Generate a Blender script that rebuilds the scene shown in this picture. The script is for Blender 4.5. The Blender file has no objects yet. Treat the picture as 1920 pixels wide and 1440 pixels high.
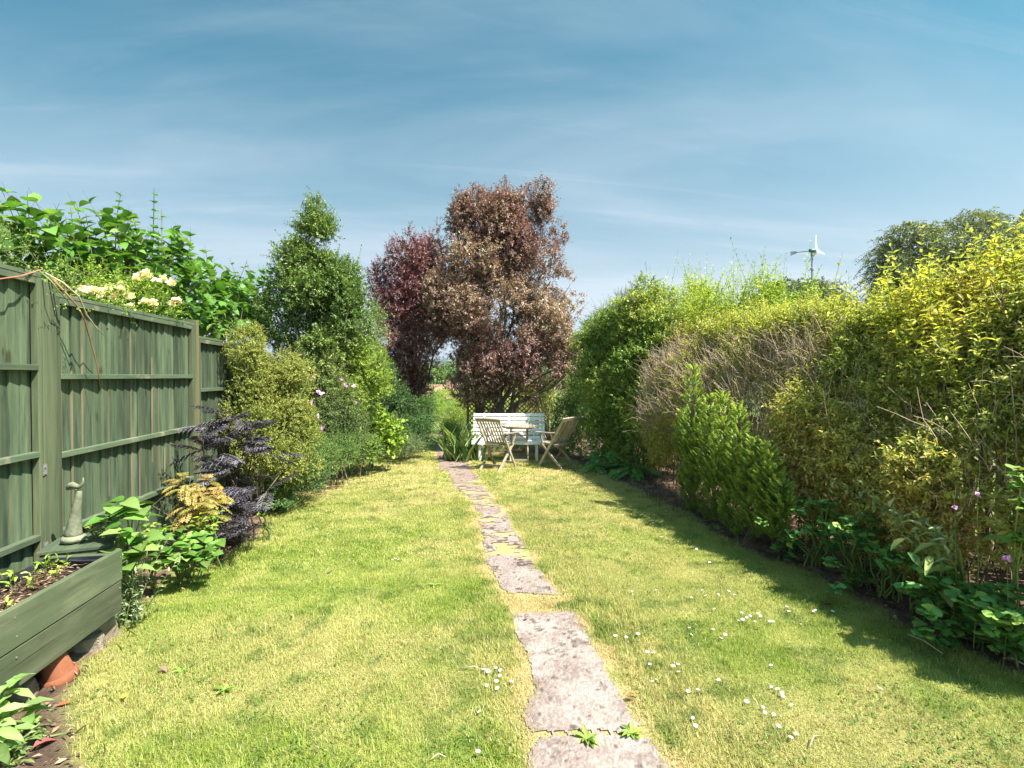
import bpy, math, random
import numpy as np
from mathutils import Vector, Matrix
sc = bpy.context.scene
C = sc.collection
R = math.radians
random.seed(7)
rg = np.random.default_rng(11)

# ------------------------------------------------------------------ camera
TH, PI_, FPX, ZC, SL = R(8.68), R(0.84), 950.0, 1.46, -0.016
cT, sT, cP, sP = math.cos(TH), math.sin(TH), math.cos(PI_), math.sin(PI_)
RV = Vector((cT, -sT, 0)); FV = Vector((sT*cP, cT*cP, -sP)); UV = Vector((sT*sP, cT*sP, cP))
cam = bpy.data.objects.new('camera', bpy.data.cameras.new('camera'))
C.objects.link(cam); sc.camera = cam
cam.data.sensor_width = 36; cam.data.lens = FPX/1920*36
cam.data.clip_start = .05; cam.data.clip_end = 6000
cam.location = (0, 0, ZC); cam.rotation_euler = FV.to_track_quat('-Z', 'Y').to_euler()

# ------------------------------------------------------------------ sky, sun, exposure
SUN = Vector((.52, -.42, 1)).normalized()
EL = math.asin(SUN.z); AZ = math.atan2(SUN.x, SUN.y)
sc.view_settings.view_transform = 'Standard'; sc.view_settings.look = 'None'
sc.view_settings.exposure = 1.5; sc.view_settings.gamma = 1
W = bpy.data.worlds.new('World'); sc.world = W; W.use_nodes = True
nt = W.node_tree; nt.nodes.clear()
def N(t, **k):
    n = nt.nodes.new(t)
    for a, b in k.items(): setattr(n, a, b)
    return n
def L(a, b): nt.links.new(a, b)
out = N('ShaderNodeOutputWorld'); bg = N('ShaderNodeBackground'); bg.inputs[1].default_value = .10
sky = N('ShaderNodeTexSky', sky_type='NISHITA'); sky.sun_disc = False
sky.sun_elevation = EL; sky.sun_rotation = AZ; sky.air_density = 1.0; sky.dust_density = 4.5; sky.ozone_density = 1.0
hs = N('ShaderNodeHueSaturation'); hs.inputs['Hue'].default_value = .47; hs.inputs['Saturation'].default_value = .95; hs.inputs['Value'].default_value = .9
L(sky.outputs[0], hs.inputs['Color'])
tc = N('ShaderNodeTexCoord'); sx = N('ShaderNodeSeparateXYZ'); L(tc.outputs['Generated'], sx.inputs[0])
zz = N('ShaderNodeMath', operation='ADD'); zz.inputs[1].default_value = .12; L(sx.outputs[2], zz.inputs[0])
zm = N('ShaderNodeMath', operation='MAXIMUM'); zm.inputs[1].default_value = .05; L(zz.outputs[0], zm.inputs[0])
dx = N('ShaderNodeMath', operation='DIVIDE'); L(sx.outputs[0], dx.inputs[0]); L(zm.outputs[0], dx.inputs[1])
dy = N('ShaderNodeMath', operation='DIVIDE'); L(sx.outputs[1], dy.inputs[0]); L(zm.outputs[0], dy.inputs[1])
cb = N('ShaderNodeCombineXYZ'); L(dx.outputs[0], cb.inputs[0]); L(dy.outputs[0], cb.inputs[1])
def streak(rot, scl, off, nscale, lo, hi, dist=.8, detail=6, rough=.55):
    mp = N('ShaderNodeMapping'); mp.inputs['Rotation'].default_value = (0, 0, R(rot)); mp.inputs['Scale'].default_value = scl; mp.inputs['Location'].default_value = off
    L(cb.outputs[0], mp.inputs[0])
    nz = N('ShaderNodeTexNoise'); nz.inputs['Scale'].default_value = nscale; nz.inputs['Detail'].default_value = detail; nz.inputs['Roughness'].default_value = rough; nz.inputs['Distortion'].default_value = dist
    L(mp.outputs[0], nz.inputs['Vector'])
    mr = N('ShaderNodeMapRange', interpolation_type='SMOOTHSTEP'); mr.inputs[1].default_value = lo; mr.inputs[2].default_value = hi
    L(nz.outputs[0], mr.inputs[0]); return mr.outputs[0]
a = streak(34, (.34, 1.0, 1), (3.1, .2, 0), .95, .42, .74, .6)
b = streak(20, (.22, 1.5, 1), (7.3, 2.2, 0), 1.6, .48, .80, 1.2, 9, .66)
c_ = streak(64, (.10, 3.2, 1), (1.3, 5.2, 0), 1.3, .62, .80, .25, 6)
def mth(op, p, q):
    m = N('ShaderNodeMath', operation=op)
    for i, v in enumerate((p, q)):
        if isinstance(v, (int, float)): m.inputs[i].default_value = v
        else: L(v, m.inputs[i])
    return m.outputs[0]
cl = mth('ADD', mth('MULTIPLY', a, .38), mth('MULTIPLY', b, .26))
cl = mth('ADD', cl, mth('MULTIPLY', c_, .30))
hz = N('ShaderNodeMapRange', interpolation_type='SMOOTHSTEP'); hz.inputs[1].default_value = .50; hz.inputs[2].default_value = .0; hz.inputs[3].default_value = 0; hz.inputs[4].default_value = .96
L(sx.outputs[2], hz.inputs[0])
clh = N('ShaderNodeMath', operation='ADD', use_clamp=True); L(cl, clh.inputs[0]); L(hz.outputs[0], clh.inputs[1])
tn = N('ShaderNodeMixRGB', blend_type='MULTIPLY'); tn.inputs[0].default_value = 1; tn.inputs[2].default_value = (.20, .545, .625, 1); L(hs.outputs[0], tn.inputs[1])
mx = N('ShaderNodeMixRGB'); mx.inputs[2].default_value = (2.6, 3.0, 3.4, 1)
L(clh.outputs[0], mx.inputs[0]); L(tn.outputs[0], mx.inputs[1]); L(mx.outputs[0], bg.inputs[0]); L(bg.outputs[0], out.inputs[0])
sun = bpy.data.objects.new('sun', bpy.data.lights.new('sun', 'SUN')); C.objects.link(sun)
sun.data.energy = 4.5; sun.data.angle = R(.55); sun.data.color = (1, .955, .87)
sun.rotation_euler = SUN.to_track_quat('Z', 'Y').to_euler()
sc.cycles.max_bounces = 8; sc.cycles.diffuse_bounces = 4; sc.cycles.transmission_bounces = 5; sc.cycles.glossy_bounces = 2
sc.cycles.transparent_max_bounces = 6

# ------------------------------------------------------------------ photo geometry -> metres
def ray(px, py): return FV + RV*((px-960)/FPX) + UV*((720-py)/FPX)
def gz(x, y):
    y = np.asarray(y, float)
    return SL*np.minimum(y, 26) - .10*np.clip(y-26, 0, 85) - .012*np.clip(y-111, 0, 300)
def G(px, py):
    d = ray(px, py); t = ZC/(-d.z+SL*d.y); return Vector((t*d.x, t*d.y, ZC+t*d.z))
def at(px, py, Y):
    d = ray(px, py); t = Y/d.y; return Vector((t*d.x, Y, ZC+t*d.z))
def YR(px, X=2.85):   # garden distance at which the sight line crosses the plane x = X
    u = (px-960)/FPX; return X*(cT-sT*u)/(sT+cT*u)
def pxm(Y): return Y/FPX          # metres per photo pixel at garden distance Y

# ------------------------------------------------------------------ numpy noise
_T = np.random.default_rng(5).random((256, 256))
def vn(x, y):
    xi = np.floor(x).astype(int); yi = np.floor(y).astype(int); fx = x-xi; fy = y-yi
    fx = fx*fx*(3-2*fx); fy = fy*fy*(3-2*fy)
    g = lambda a, b: _T[a % 256, b % 256]
    return (g(xi, yi)*(1-fx)+g(xi+1, yi)*fx)*(1-fy) + (g(xi, yi+1)*(1-fx)+g(xi+1, yi+1)*fx)*fy
def fbm(x, y, o=4):
    x = np.asarray(x, float); y = np.asarray(y, float); s = 0; a = .5; t = 0
    for i in range(o): s = s+a*vn(x*2**i+17*i, y*2**i+31*i); t += a; a *= .55
    return s/t
_K = np.random.default_rng(9).normal(size=(9, 3)); _Ph = np.random.default_rng(3).random(9)*6.28
def n3(p, f):
    return np.sin(p@(_K*f).T+_Ph).sum(-1)/4.2

# ------------------------------------------------------------------ materials
def newmat(name):
    m = bpy.data.materials.new(name); m.use_nodes = True; m.node_tree.nodes.clear(); return m
class NT:
    def __init__(s, m): s.t = m.node_tree
    def n(s, ty, ins=None, **k):
        o = s.t.nodes.new(ty)
        for a, b in k.items(): setattr(o, a, b)
        for a, b in (ins or {}).items():
            if isinstance(b, bpy.types.NodeSocket): s.t.links.new(b, o.inputs[a])
            else: o.inputs[a].default_value = b
        return o
    def ramp(s, fac, stops, interp='LINEAR'):
        o = s.t.nodes.new('ShaderNodeValToRGB'); o.color_ramp.interpolation = interp
        e = o.color_ramp.elements
        while len(e) < len(stops): e.new(.5)
        for i, (p, c) in enumerate(stops): e[i].position = p; e[i].color = (*c, 1) if len(c) == 3 else c
        s.t.links.new(fac, o.inputs[0]); return o.outputs[0]
def mixc(q, f, a, b, mode='MIX'): return q.n('ShaderNodeMixRGB', {0: f, 1: a, 2: b}, blend_type=mode).outputs[0]
LG = 1.25
def leafmat(name, cols, trans=.34, rough=.5, tcol=(1.25, 1.2, .55), spec=.35):
    """cols: 3-5 colours spread over the leaf-to-leaf random value"""
    m = newmat(name); q = NT(m)
    at_ = q.n('ShaderNodeAttribute', attribute_name='v'); sp = q.n('ShaderNodeSeparateXYZ', {0: at_.outputs['Vector']})
    col = q.ramp(sp.outputs[0], [((i+.0)/(len(cols)-1), c) for i, c in enumerate(cols)])
    br = q.n('ShaderNodeMapRange', {0: sp.outputs[1], 3: .66*LG, 4: 1.6*LG}).outputs[0]
    col = mixc(q, 1.0, col, q.n('ShaderNodeCombineXYZ', {0: br, 1: br, 2: br}).outputs[0], 'MULTIPLY')
    p = q.n('ShaderNodeBsdfPrincipled', {'Base Color': col, 'Roughness': rough, 'Specular IOR Level': spec})
    tcl = mixc(q, 1.0, col, (*tcol, 1), 'MULTIPLY')
    t = q.n('ShaderNodeBsdfTranslucent', {0: tcl})
    mxs = q.n('ShaderNodeMixShader', {0: trans, 1: p.outputs[0], 2: t.outputs[0]})
    q.n('ShaderNodeOutputMaterial', {0: mxs.outputs[0]}); return m
def colmat(name, rough=.8, trans=0, bump=0, nscale=60, var=.25):
    """colour comes from the mesh's own 'col' attribute, with fine variation"""
    m = newmat(name); q = NT(m)
    a_ = q.n('ShaderNodeAttribute', attribute_name='col').outputs['Color']
    tc = q.n('ShaderNodeTexCoord').outputs['Object']
    nz = q.n('ShaderNodeTexNoise', {'Vector': tc, 'Scale': nscale, 'Detail': 5, 'Roughness': .7})
    mr = q.n('ShaderNodeMapRange', {0: nz.outputs[0], 1: .3, 2: .7, 3: 1-var, 4: 1+var}).outputs[0]
    col = mixc(q, 1, a_, q.n('ShaderNodeCombineXYZ', {0: mr, 1: mr, 2: mr}).outputs[0], 'MULTIPLY')
    p = q.n('ShaderNodeBsdfPrincipled', {'Base Color': col, 'Roughness': rough, 'Specular IOR Level': .2})
    if bump: 
        b_ = q.n('ShaderNodeBump', {'Strength': bump, 'Distance': .02, 'Height': nz.outputs[0]}); q.t.links.new(b_.outputs[0], p.inputs['Normal'])
    o = p.outputs[0]
    if trans: o = q.n('ShaderNodeMixShader', {0: trans, 1: o, 2: q.n('ShaderNodeBsdfTranslucent', {0: col}).outputs[0]}).outputs[0]
    q.n('ShaderNodeOutputMaterial', {0: o}); return m
def noisemat(name, c1, c2, scale=(20, 20, 20), rough=.7, bump=.2, detail=6, c3=None, metal=0, dist=.01, sscale=1, lo=.3, hi=.7, spec=.3, c3s=3, c3lo=.55, c3str=False, knots=0):
    m = newmat(name); q = NT(m)
    tc = q.n('ShaderNodeTexCoord').outputs['Object']
    at_ = q.n('ShaderNodeAttribute', attribute_name='v'); sp = q.n('ShaderNodeSeparateXYZ', {0: at_.outputs['Vector']})
    off = q.n('ShaderNodeVectorMath', {0: tc, 1: q.n('ShaderNodeVectorMath', {0: at_.outputs['Vector'], 1: (3.1, 5.7, 9.3)}, operation='MULTIPLY').outputs[0]}, operation='ADD').outputs[0]
    mp = q.n('ShaderNodeMapping', {0: off, 'Scale': scale}).outputs[0]
    nz = q.n('ShaderNodeTexNoise', {'Vector': mp, 'Scale': sscale, 'Detail': detail, 'Roughness': .62, 'Distortion': .3}).outputs[0]
    col = q.ramp(nz, [(lo, c1), (hi, c2)])
    if c3:
        n2 = q.n('ShaderNodeTexNoise', {'Vector': mp if c3str else off, 'Scale': c3s, 'Detail': 4}).outputs[0]
        col = mixc(q, q.n('ShaderNodeMapRange', {0: n2, 1: c3lo, 2: c3lo+.13}).outputs[0], col, (*c3, 1))
    if knots:
        kv = q.n('ShaderNodeTexVoronoi', {'Vector': q.n('ShaderNodeMapping', {0: off, 'Scale': (4, 7.5, 2.6) if knots == 1 else (5, 2.2, 7)}).outputs[0], 'Scale': 1.0, 'Randomness': 1.0})
        kd = q.n('ShaderNodeMath', {0: kv.outputs['Distance'], 1: q.n('ShaderNodeMath', {0: nz, 1: .12}, operation='MULTIPLY').outputs[0]}, operation='ADD').outputs[0]
        col = mixc(q, q.n('ShaderNodeMapRange', {0: kd, 1: .20, 2: .14, 3: 0, 4: .8}).outputs[0], col, (c1[0]*.9+.02, c1[1]*.6+.01, c1[2]*.5, 1))
        cr = q.n('ShaderNodeTexNoise', {'Vector': q.n('ShaderNodeMapping', {0: off, 'Scale': (60, 60, .9) if knots == 1 else (60, .9, 60)}).outputs[0], 'Scale': 1.0, 'Detail': 3}).outputs[0]
        col = mixc(q, q.n('ShaderNodeMapRange', {0: cr, 1: .66, 2: .72, 3: 0, 4: .75}).outputs[0], col, (c1[0]*.4, c1[1]*.4, c1[2]*.4, 1))
    br = q.n('ShaderNodeMapRange', {0: sp.outputs[0], 3: .72, 4: 1.25}).outputs[0]
    col = mixc(q, 1.0, col, q.n('ShaderNodeCombineXYZ', {0: br, 1: br, 2: br}).outputs[0], 'MULTIPLY')
    p = q.n('ShaderNodeBsdfPrincipled', {'Base Color': col, 'Roughness': rough, 'Metallic': metal, 'Specular IOR Level': spec})
    b_ = q.n('ShaderNodeBump', {'Strength': bump, 'Distance': dist, 'Height': nz}); q.t.links.new(b_.outputs[0], p.inputs['Normal'])
    q.n('ShaderNodeOutputMaterial', {0: p.outputs[0]}); return m

# ------------------------------------------------------------------ object helpers
def tag(o, label=None, cat=None, group=None, kind=None):
    if label: o['label'] = label
    if cat: o['category'] = cat
    if group: o['group'] = group
    if kind: o['kind'] = kind
    return o
def empty(name, loc, label, cat, group=None, rz=0):
    o = bpy.data.objects.new(name, None); C.objects.link(o); o.location = loc; o.rotation_euler = (0, 0, rz)
    o.empty_display_size = .1; o['l0'] = 0; del o['l0']
    return tag(o, label, cat, group)
def build(name, V, F, mat, parent=None, v=None, col=None, world=True, smooth=False):
    """V (n,3), F (m,3|4) index array -> one mesh object; vertices given in world space, moved to the parent's frame"""
    V = np.asarray(V, np.float32).reshape(-1, 3); F = np.asarray(F, np.int32)
    if parent is not None and world:
        V = V-np.array(WL(parent), np.float32)
        if parent.rotation_euler[2] and parent.parent is None: raise ValueError
    me = bpy.data.meshes.new(name); me.vertices.add(len(V)); me.vertices.foreach_set('co', V.ravel())
    k = F.shape[1]; me.loops.add(F.size); me.loops.foreach_set('vertex_index', F.ravel())
    me.polygons.add(len(F)); me.polygons.foreach_set('loop_start', np.arange(0, F.size, k, dtype=np.int32))
    me.polygons.foreach_set('loop_total', np.full(len(F), k, np.int32))
    if smooth: me.polygons.foreach_set('use_smooth', np.ones(len(F), bool))
    if v is not None: me.attributes.new('v', 'FLOAT_VECTOR', 'POINT').data.foreach_set('vector', np.asarray(v, np.float32).ravel())
    if col is not None:
        cc = np.ones((len(V), 4), np.float32); cc[:, :3] = col
        me.attributes.new('col', 'FLOAT_COLOR', 'POINT').data.foreach_set('color', cc.ravel())
    me.update(calc_edges=True)
    if mat: me.materials.append(mat)
    o = bpy.data.objects.new(name, me); C.objects.link(o)
    if parent is not None: o.parent = parent
    return o
def WL(o):
    v = Vector(o.location)
    if o.parent is not None: v = v+WL(o.parent)
    return v
class MB:
    """collects boxes, bars and lathes; build() links them as ONE mesh"""
    def __init__(s): s.V = []; s.F = []; s.A = []
    def add(s, vs, fs, r=None):
        b = len(s.V); r = random.random() if r is None else r
        s.V += [tuple(v) for v in vs]; s.F += [tuple(i+b for i in f) for f in fs]; s.A += [(r, random.random(), 0)]*len(vs)
        return s
    def box(s, c, size, M=None, taper=None, r=None):
        x, y, z = size[0]/2, size[1]/2, size[2]/2; tx, ty = taper or (1, 1)
        vs = [Vector(p) for p in ((-x, -y, -z), (x, -y, -z), (x, y, -z), (-x, y, -z), (-x*tx, -y*ty, z), (x*tx, -y*ty, z), (x*tx, y*ty, z), (-x*tx, y*ty, z))]
        if M is not None: vs = [M@v for v in vs]
        c = Vector(c)
        return s.add([v+c for v in vs], [(0, 3, 2, 1), (4, 5, 6, 7), (0, 1, 5, 4), (1, 2, 6, 5), (2, 3, 7, 6), (3, 0, 4, 7)], r)
    def bar(s, a, b, w, t, up=(0, 0, 1), r=None):
        """box from a to b, w across, t along the 'up' side"""
        a = Vector(a); b = Vector(b); d = (b-a); l = d.length; d.normalize(); u = Vector(up)
        x = d.cross(u)
        if x.length < 1e-4: x = d.cross(Vector((1, 0, 0)))
        x.normalize(); u = x.cross(d)
        M = Matrix((x, d, u)).transposed()
        return s.box((a+b)/2, (w, l, t), M, r=r)
    def tube(s, pts, rad, n=8, r=None, cap=True):
        pts = [Vector(p) for p in pts]; rad = rad if hasattr(rad, '__len__') else [rad]*len(pts)
        vs = []; fs = []; ref = Vector((.13, .21, .97))
        for i, p in enumerate(pts):
            t = (pts[min(i+1, len(pts)-1)]-pts[max(i-1, 0)]).normalized()
            x = t.cross(ref); 
            if x.length < .05: x = t.cross(Vector((1, 0, 0)))
            x.normalize(); y = t.cross(x)
            for k in range(n): vs.append(p+(x*math.cos(k*2*math.pi/n)+y*math.sin(k*2*math.pi/n))*rad[i])
        for i in range(len(pts)-1):
            for k in range(n): fs.append((i*n+k, i*n+(k+1) % n, (i+1)*n+(k+1) % n, (i+1)*n+k))
        if cap: fs.append(tuple(range(n))[::-1]); fs.append(tuple((len(pts)-1)*n+k for k in range(n)))
        return s.add(vs, fs, r)
    def lathe(s, c, prof, n=20, M=None, wob=0):
        vs = []; fs = []; c = Vector(c)
        for i, (r_, z) in enumerate(prof):
            for k in range(n):
                w = 1+wob*math.sin(k*5.1+i*1.7)
                v = Vector((r_*w*math.cos(k*2*math.pi/n), r_*w*math.sin(k*2*math.pi/n), z)); vs.append(c+(M@v if M else v))
        for i in range(len(prof)-1):
            for k in range(n): fs.append((i*n+k, i*n+(k+1) % n, (i+1)*n+(k+1) % n, (i+1)*n+k))
        return s.add(vs, fs)
    def build(s, name, mat, parent=None, world=False, bevel=0, smooth=False):
        V = s.V
        if parent is not None and world:
            w = WL(parent); V = [Vector(v)-w for v in V]
        me = bpy.data.meshes.new(name); me.from_pydata(V, [], s.F)
        me.attributes.new('v', 'FLOAT_VECTOR', 'POINT').data.foreach_set('vector', np.array(s.A, np.float32).ravel())
        me.update(); me.materials.append(mat)
        if smooth: me.polygons.foreach_set('use_smooth', np.ones(len(me.polygons), bool))
        o = bpy.data.objects.new(name, me); C.objects.link(o)
        if parent is not None: o.parent = parent
        if bevel:
            b = o.modifiers.new('bevel', 'BEVEL'); b.width = bevel; b.segments = 2; b.limit_method = 'ANGLE'
        return o

# ------------------------------------------------------------------ foliage engine
def nrm(a): return a/np.maximum(np.linalg.norm(a, axis=-1, keepdims=True), 1e-9)
def tmpl(rows, fold=.12, droop=.18, wave=0):
    """leaf grid, three columns; rows = (t along, half width)"""
    V = []; F = []
    for i, (t, w) in enumerate(rows):
        z = -droop*t*t; ww = wave*(1 if i % 2 else -1)
        V += [(-w, t, z+fold*w+ww), (0, t, z), (w, t, z+fold*w-ww)]
    for i in range(len(rows)-1):
        a = i*3
        for k in (0, 1): F += [(a+k, a+k+1, a+k+4), (a+k, a+k+4, a+k+3)]
    return np.array(V, float), np.array(F, int)
T_TINY = (np.array([(0, 0, 0), (.5, .45, .1), (-.5, .45, .1), (0, 1, -.08)], float), np.array([(0, 1, 3), (0, 3, 2)]))
T_OVAL = (np.array([(0, 0, 0), (.38, .28, .10), (-.38, .28, .10), (.34, .64, .05), (-.34, .64, .05), (0, 1, -.18), (0, .46, -.02)], float),
          np.array([(0, 1, 6), (0, 6, 2), (1, 3, 6), (2, 6, 4), (6, 3, 5), (6, 5, 4)]))
T_HEART = tmpl([(0, .08), (.02, .30), (.10, .45), (.26, .53), (.45, .50), (.64, .38), (.80, .23), (.92, .09), (1, .01)], .22, .32)
T_BROAD = tmpl([(0, .02), (.12, .22), (.35, .42), (.6, .4), (.82, .22), (1, .01)], .3, .35, .03)
T_LANCE = tmpl([(0, .03), (.2, .3), (.5, .5), (.8, .3), (1, .02)], .3, .25)
T_BLADE = tmpl([(0, .5), (.35, .5), (.7, .36), (1, .02)], .2, .35)
_ang = np.linspace(-2.5, 2.5, 21); _lr = .62+.38*np.abs(np.cos(_ang*1.25)); _lr[0] = _lr[-1] = .25
T_LOBED = (np.vstack([[(0, 0, 0)], np.c_[np.sin(_ang)*_lr*.62, .38+np.cos(_ang)*_lr*.62, .06*np.cos(_ang*5)]]), np.array([(0, i, i+1) for i in range(1, 21)]))
def place(T, pos, ax, up, ll, lw):
    """copies of leaf template T at pos, pointing along ax, face towards up"""
    TV, TF = T; n = len(pos)
    ax = nrm(ax); sd = nrm(np.cross(ax, up)); nn = np.cross(sd, ax)
    ll = np.broadcast_to(ll, (n,)); lw = np.broadcast_to(lw, (n,))
    V = pos[:, None] + sd[:, None]*(TV[None, :, 0:1]*lw[:, None, None]) + ax[:, None]*(TV[None, :, 1:2]*ll[:, None, None]) + nn[:, None]*(TV[None, :, 2:3]*ll[:, None, None])
    F = TF[None]+(np.arange(n)*len(TV))[:, None, None]
    return V.reshape(-1, 3), F.reshape(-1, 3)
def tubes(P, r, sides=3):
    """P (S,K,3) polylines, r (S,K) radii"""
    S, K, _ = P.shape
    T = nrm(np.gradient(P, axis=1)); ref = np.array([.31, .17, .93]); x = nrm(np.cross(T, ref)); y = np.cross(T, x)
    a = np.arange(sides)*2*np.pi/sides
    V = P[:, :, None]+(x[:, :, None]*np.cos(a)[:, None]+y[:, :, None]*np.sin(a)[:, None])*r[:, :, None, None]
    i, k, j = np.meshgrid(np.arange(S), np.arange(K-1), np.arange(sides), indexing='ij')
    b = i*K*sides+k*sides; a0 = b+j; a1 = b+(j+1) % sides
    F = np.stack([a0, a1, a1+sides, a0+sides], -1).reshape(-1, 4)
    F = np.vstack([F[:, [0, 1, 2]], F[:, [0, 2, 3]]])
    return V.reshape(-1, 3), F
class Fol:
    def __init__(s): s.V = []; s.F = []; s.A = []; s.n = 0
    def add(s, V, F, A): s.V.append(V); s.F.append(F+s.n); s.A.append(A); s.n += len(V)
    def build(s, name, mat, parent=None):
        if not s.V: return None
        return build(name, np.vstack(s.V), np.vstack(s.F), mat, parent, v=np.vstack(s.A))
def shoots(fo, st, o, d, Ln, n, ll, lw, T=T_TINY, ang=52, curve=.0, side=None, t0=.1, upw=1.0, jit=.35, rs=.0022, tone=None, lr=(0, 1), opp=False, taper=.35, K=4, sides=3):
    """leafy shoots: o origins, d directions, Ln lengths, n leaves each"""
    S = len(o); 
    if S == 0: return
    d = nrm(d); Ln = np.broadcast_to(Ln, (S,)).astype(float)
    bend = rg.normal(size=(S, 3))*.14; bend[:, 2] += curve
    t = (np.arange(n)+.5)/n*(1-t0)+t0; t = t[None]+rg.normal(size=(S, n))*.25/n*(0 if opp else 1)
    if opp: t = np.repeat(t[:, ::2], 2, 1)[:, :n]
    P = o[:, None]+(d[:, None]*t[..., None]+bend[:, None]*(t**2)[..., None])*Ln[:, None, None]
    Tn = nrm(d[:, None]+2*bend[:, None]*t[..., None])
    x = nrm(np.cross(Tn, [.23, .41, .88])); y = np.cross(Tn, x)
    ph = (np.arange(n)*(2.4)) if not opp else (np.arange(n)//2*1.57+(np.arange(n) % 2)*3.1416)
    ph = ph[None]+rg.random((S, 1))*6.28+rg.normal(size=(S, n))*jit
    perp = x*np.cos(ph)[..., None]+y*np.sin(ph)[..., None]
    aa = np.radians(ang)+rg.normal(size=(S, n))*.22
    ax = Tn*np.cos(aa)[..., None]+perp*np.sin(aa)[..., None]; ax[..., 2] += curve*.4
    up = Tn*.5+np.array([0, 0, upw])+rg.normal(size=(S, n, 3))*.45
    sz = (1-taper*np.clip(t, 0, 1))*rg.uniform(.7, 1.2, (S, n))
    T_ = T
    V, F = place(T_, P.reshape(-1, 3), ax.reshape(-1, 3), up.reshape(-1, 3), (ll*sz).ravel(), (lw*sz).ravel())
    tn = rg.random(S) if tone is None else tone
    A = np.stack([lr[0]+(lr[1]-lr[0])*np.clip(rg.random((S, n))*.55+tn[:, None]*.45, 0, 1), np.broadcast_to(rg.random((S, n)), (S, n)), np.zeros((S, n))], -1).reshape(-1, 3)
    fo.add(V, F, np.repeat(A, len(T_[0]), 0))
    if st is not None and rs > 0:
        tt = np.linspace(0, 1, K)
        Q = o[:, None]+(d[:, None]*tt[:, None]+bend[:, None]*(tt**2)[:, None])*Ln[:, None, None]
        r = rs*(1-.65*tt)[None]*np.ones((S, 1))
        V, F = tubes(Q, r, sides); st.add(V, F, np.repeat(np.c_[rg.random(S), rg.random(S), np.zeros(S)], K*sides, 0))
def blobpts(blobs, n, shell=.45, gapf=0, gap=-.9, front=0, lump=.13):
    """points and outward directions spread through a set of ellipsoids (cx,cy,cz,rx,ry,rz)"""
    B = np.array(blobs, float); w = (B[:, 3]*B[:, 5]+B[:, 4]*B[:, 5]); w /= w.sum()
    m = int(n*(1.9 if gapf else 1.05))+30; i = rg.choice(len(B), m, p=w)
    u = nrm(rg.normal(size=(m, 3)))
    if front: u[:, 1] = np.where(rg.random(m) < front, -np.abs(u[:, 1]), u[:, 1])
    r = (shell**3+(1-shell**3)*rg.random(m))**(1/3)*(1+lump*n3(u+i[:, None]*1.7, 3.4)+lump*.6*n3(u+i[:, None]*.9, 7.5))
    p = B[i, :3]+u*B[i, 3:]*r[:, None]; o = nrm(u/B[i, 3:])
    if gapf: k = n3(p, gapf) > gap; p = p[k]; o = o[k]
    k = p[:, 2] > gz(0, p[:, 1])+.02
    return p[k][:n], o[k][:n]
def clumps(env, n, rad, asp=1.3, shell=.35, tilt=.0):
    """break an envelope of ellipsoids into many small uneven clumps, the way a crown is built of branch ends"""
    B = np.array(env, float); w = (B[:, 3]*B[:, 5]+B[:, 4]*B[:, 5]); w /= w.sum(); o = []
    for j in range(n):
        i = rg.choice(len(B), p=w); u = nrm(rg.normal(size=3)); rr = (shell**3+(1-shell**3)*rg.random())**(1/3)*.92
        p = B[i, :3]+u*B[i, 3:]*rr; k = rad*rg.uniform(.55, 1.35); o.append((p[0], p[1], p[2], k, k, k*asp*rg.uniform(.8, 1.3)))
    return o
def PB(px, py, Y, rx, ry, rd):
    """ellipsoid from where it stands: photo centre, garden distance, half sizes (pixels, pixels, metres)"""
    c = at(px, py, Y); return (c.x, c.y, c.z, rx*pxm(Y), rd, ry*pxm(Y))
def limbs(base, ends, r0=.03, r1=.006, K=6, wob=.08, sides=6, spread=.1):
    ends = np.asarray(ends, float); S = len(ends); base = np.asarray(base, float)
    b = base[None]+np.c_[rg.normal(size=(S, 2))*spread, np.zeros(S)]
    t = np.linspace(0, 1, K); h = (ends-b)
    P = b[:, None]+h[:, None]*t[None, :, None]
    P[:, :, :2] -= (h[:, None, :2]*(t*(1-t))[None, :, None])*.7
    P[:, 1:-1] += rg.normal(size=(S, K-2, 3))*wob*np.array([1, 1, .3])
    r = (r0+(r1-r0)*t)[None]*rg.uniform(.6, 1.2, (S, 1))
    V, F = tubes(P, r, sides); return V, F, np.repeat(np.c_[rg.random(S), rg.random(S), np.zeros(S)], K*sides, 0)
BARK = noisemat('bark', (.10, .075, .055), (.24, .19, .14), (9, 9, 3), .85, .5)
DBARK = noisemat('dark_bark', (.045, .035, .03), (.13, .10, .08), (12, 12, 4), .85, .5)
TWIG = noisemat('dry_twig', (.36, .25, .17), (.60, .46, .34), (15, 15, 15), .8, .2)
GSTEM = noisemat('green_stem', (.10, .16, .04), (.22, .27, .09), (15, 15, 15), .6, .1)
RSTEM = noisemat('red_stem', (.30, .10, .06), (.42, .22, .12), (9, 9, 9), .6, .1)
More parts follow.
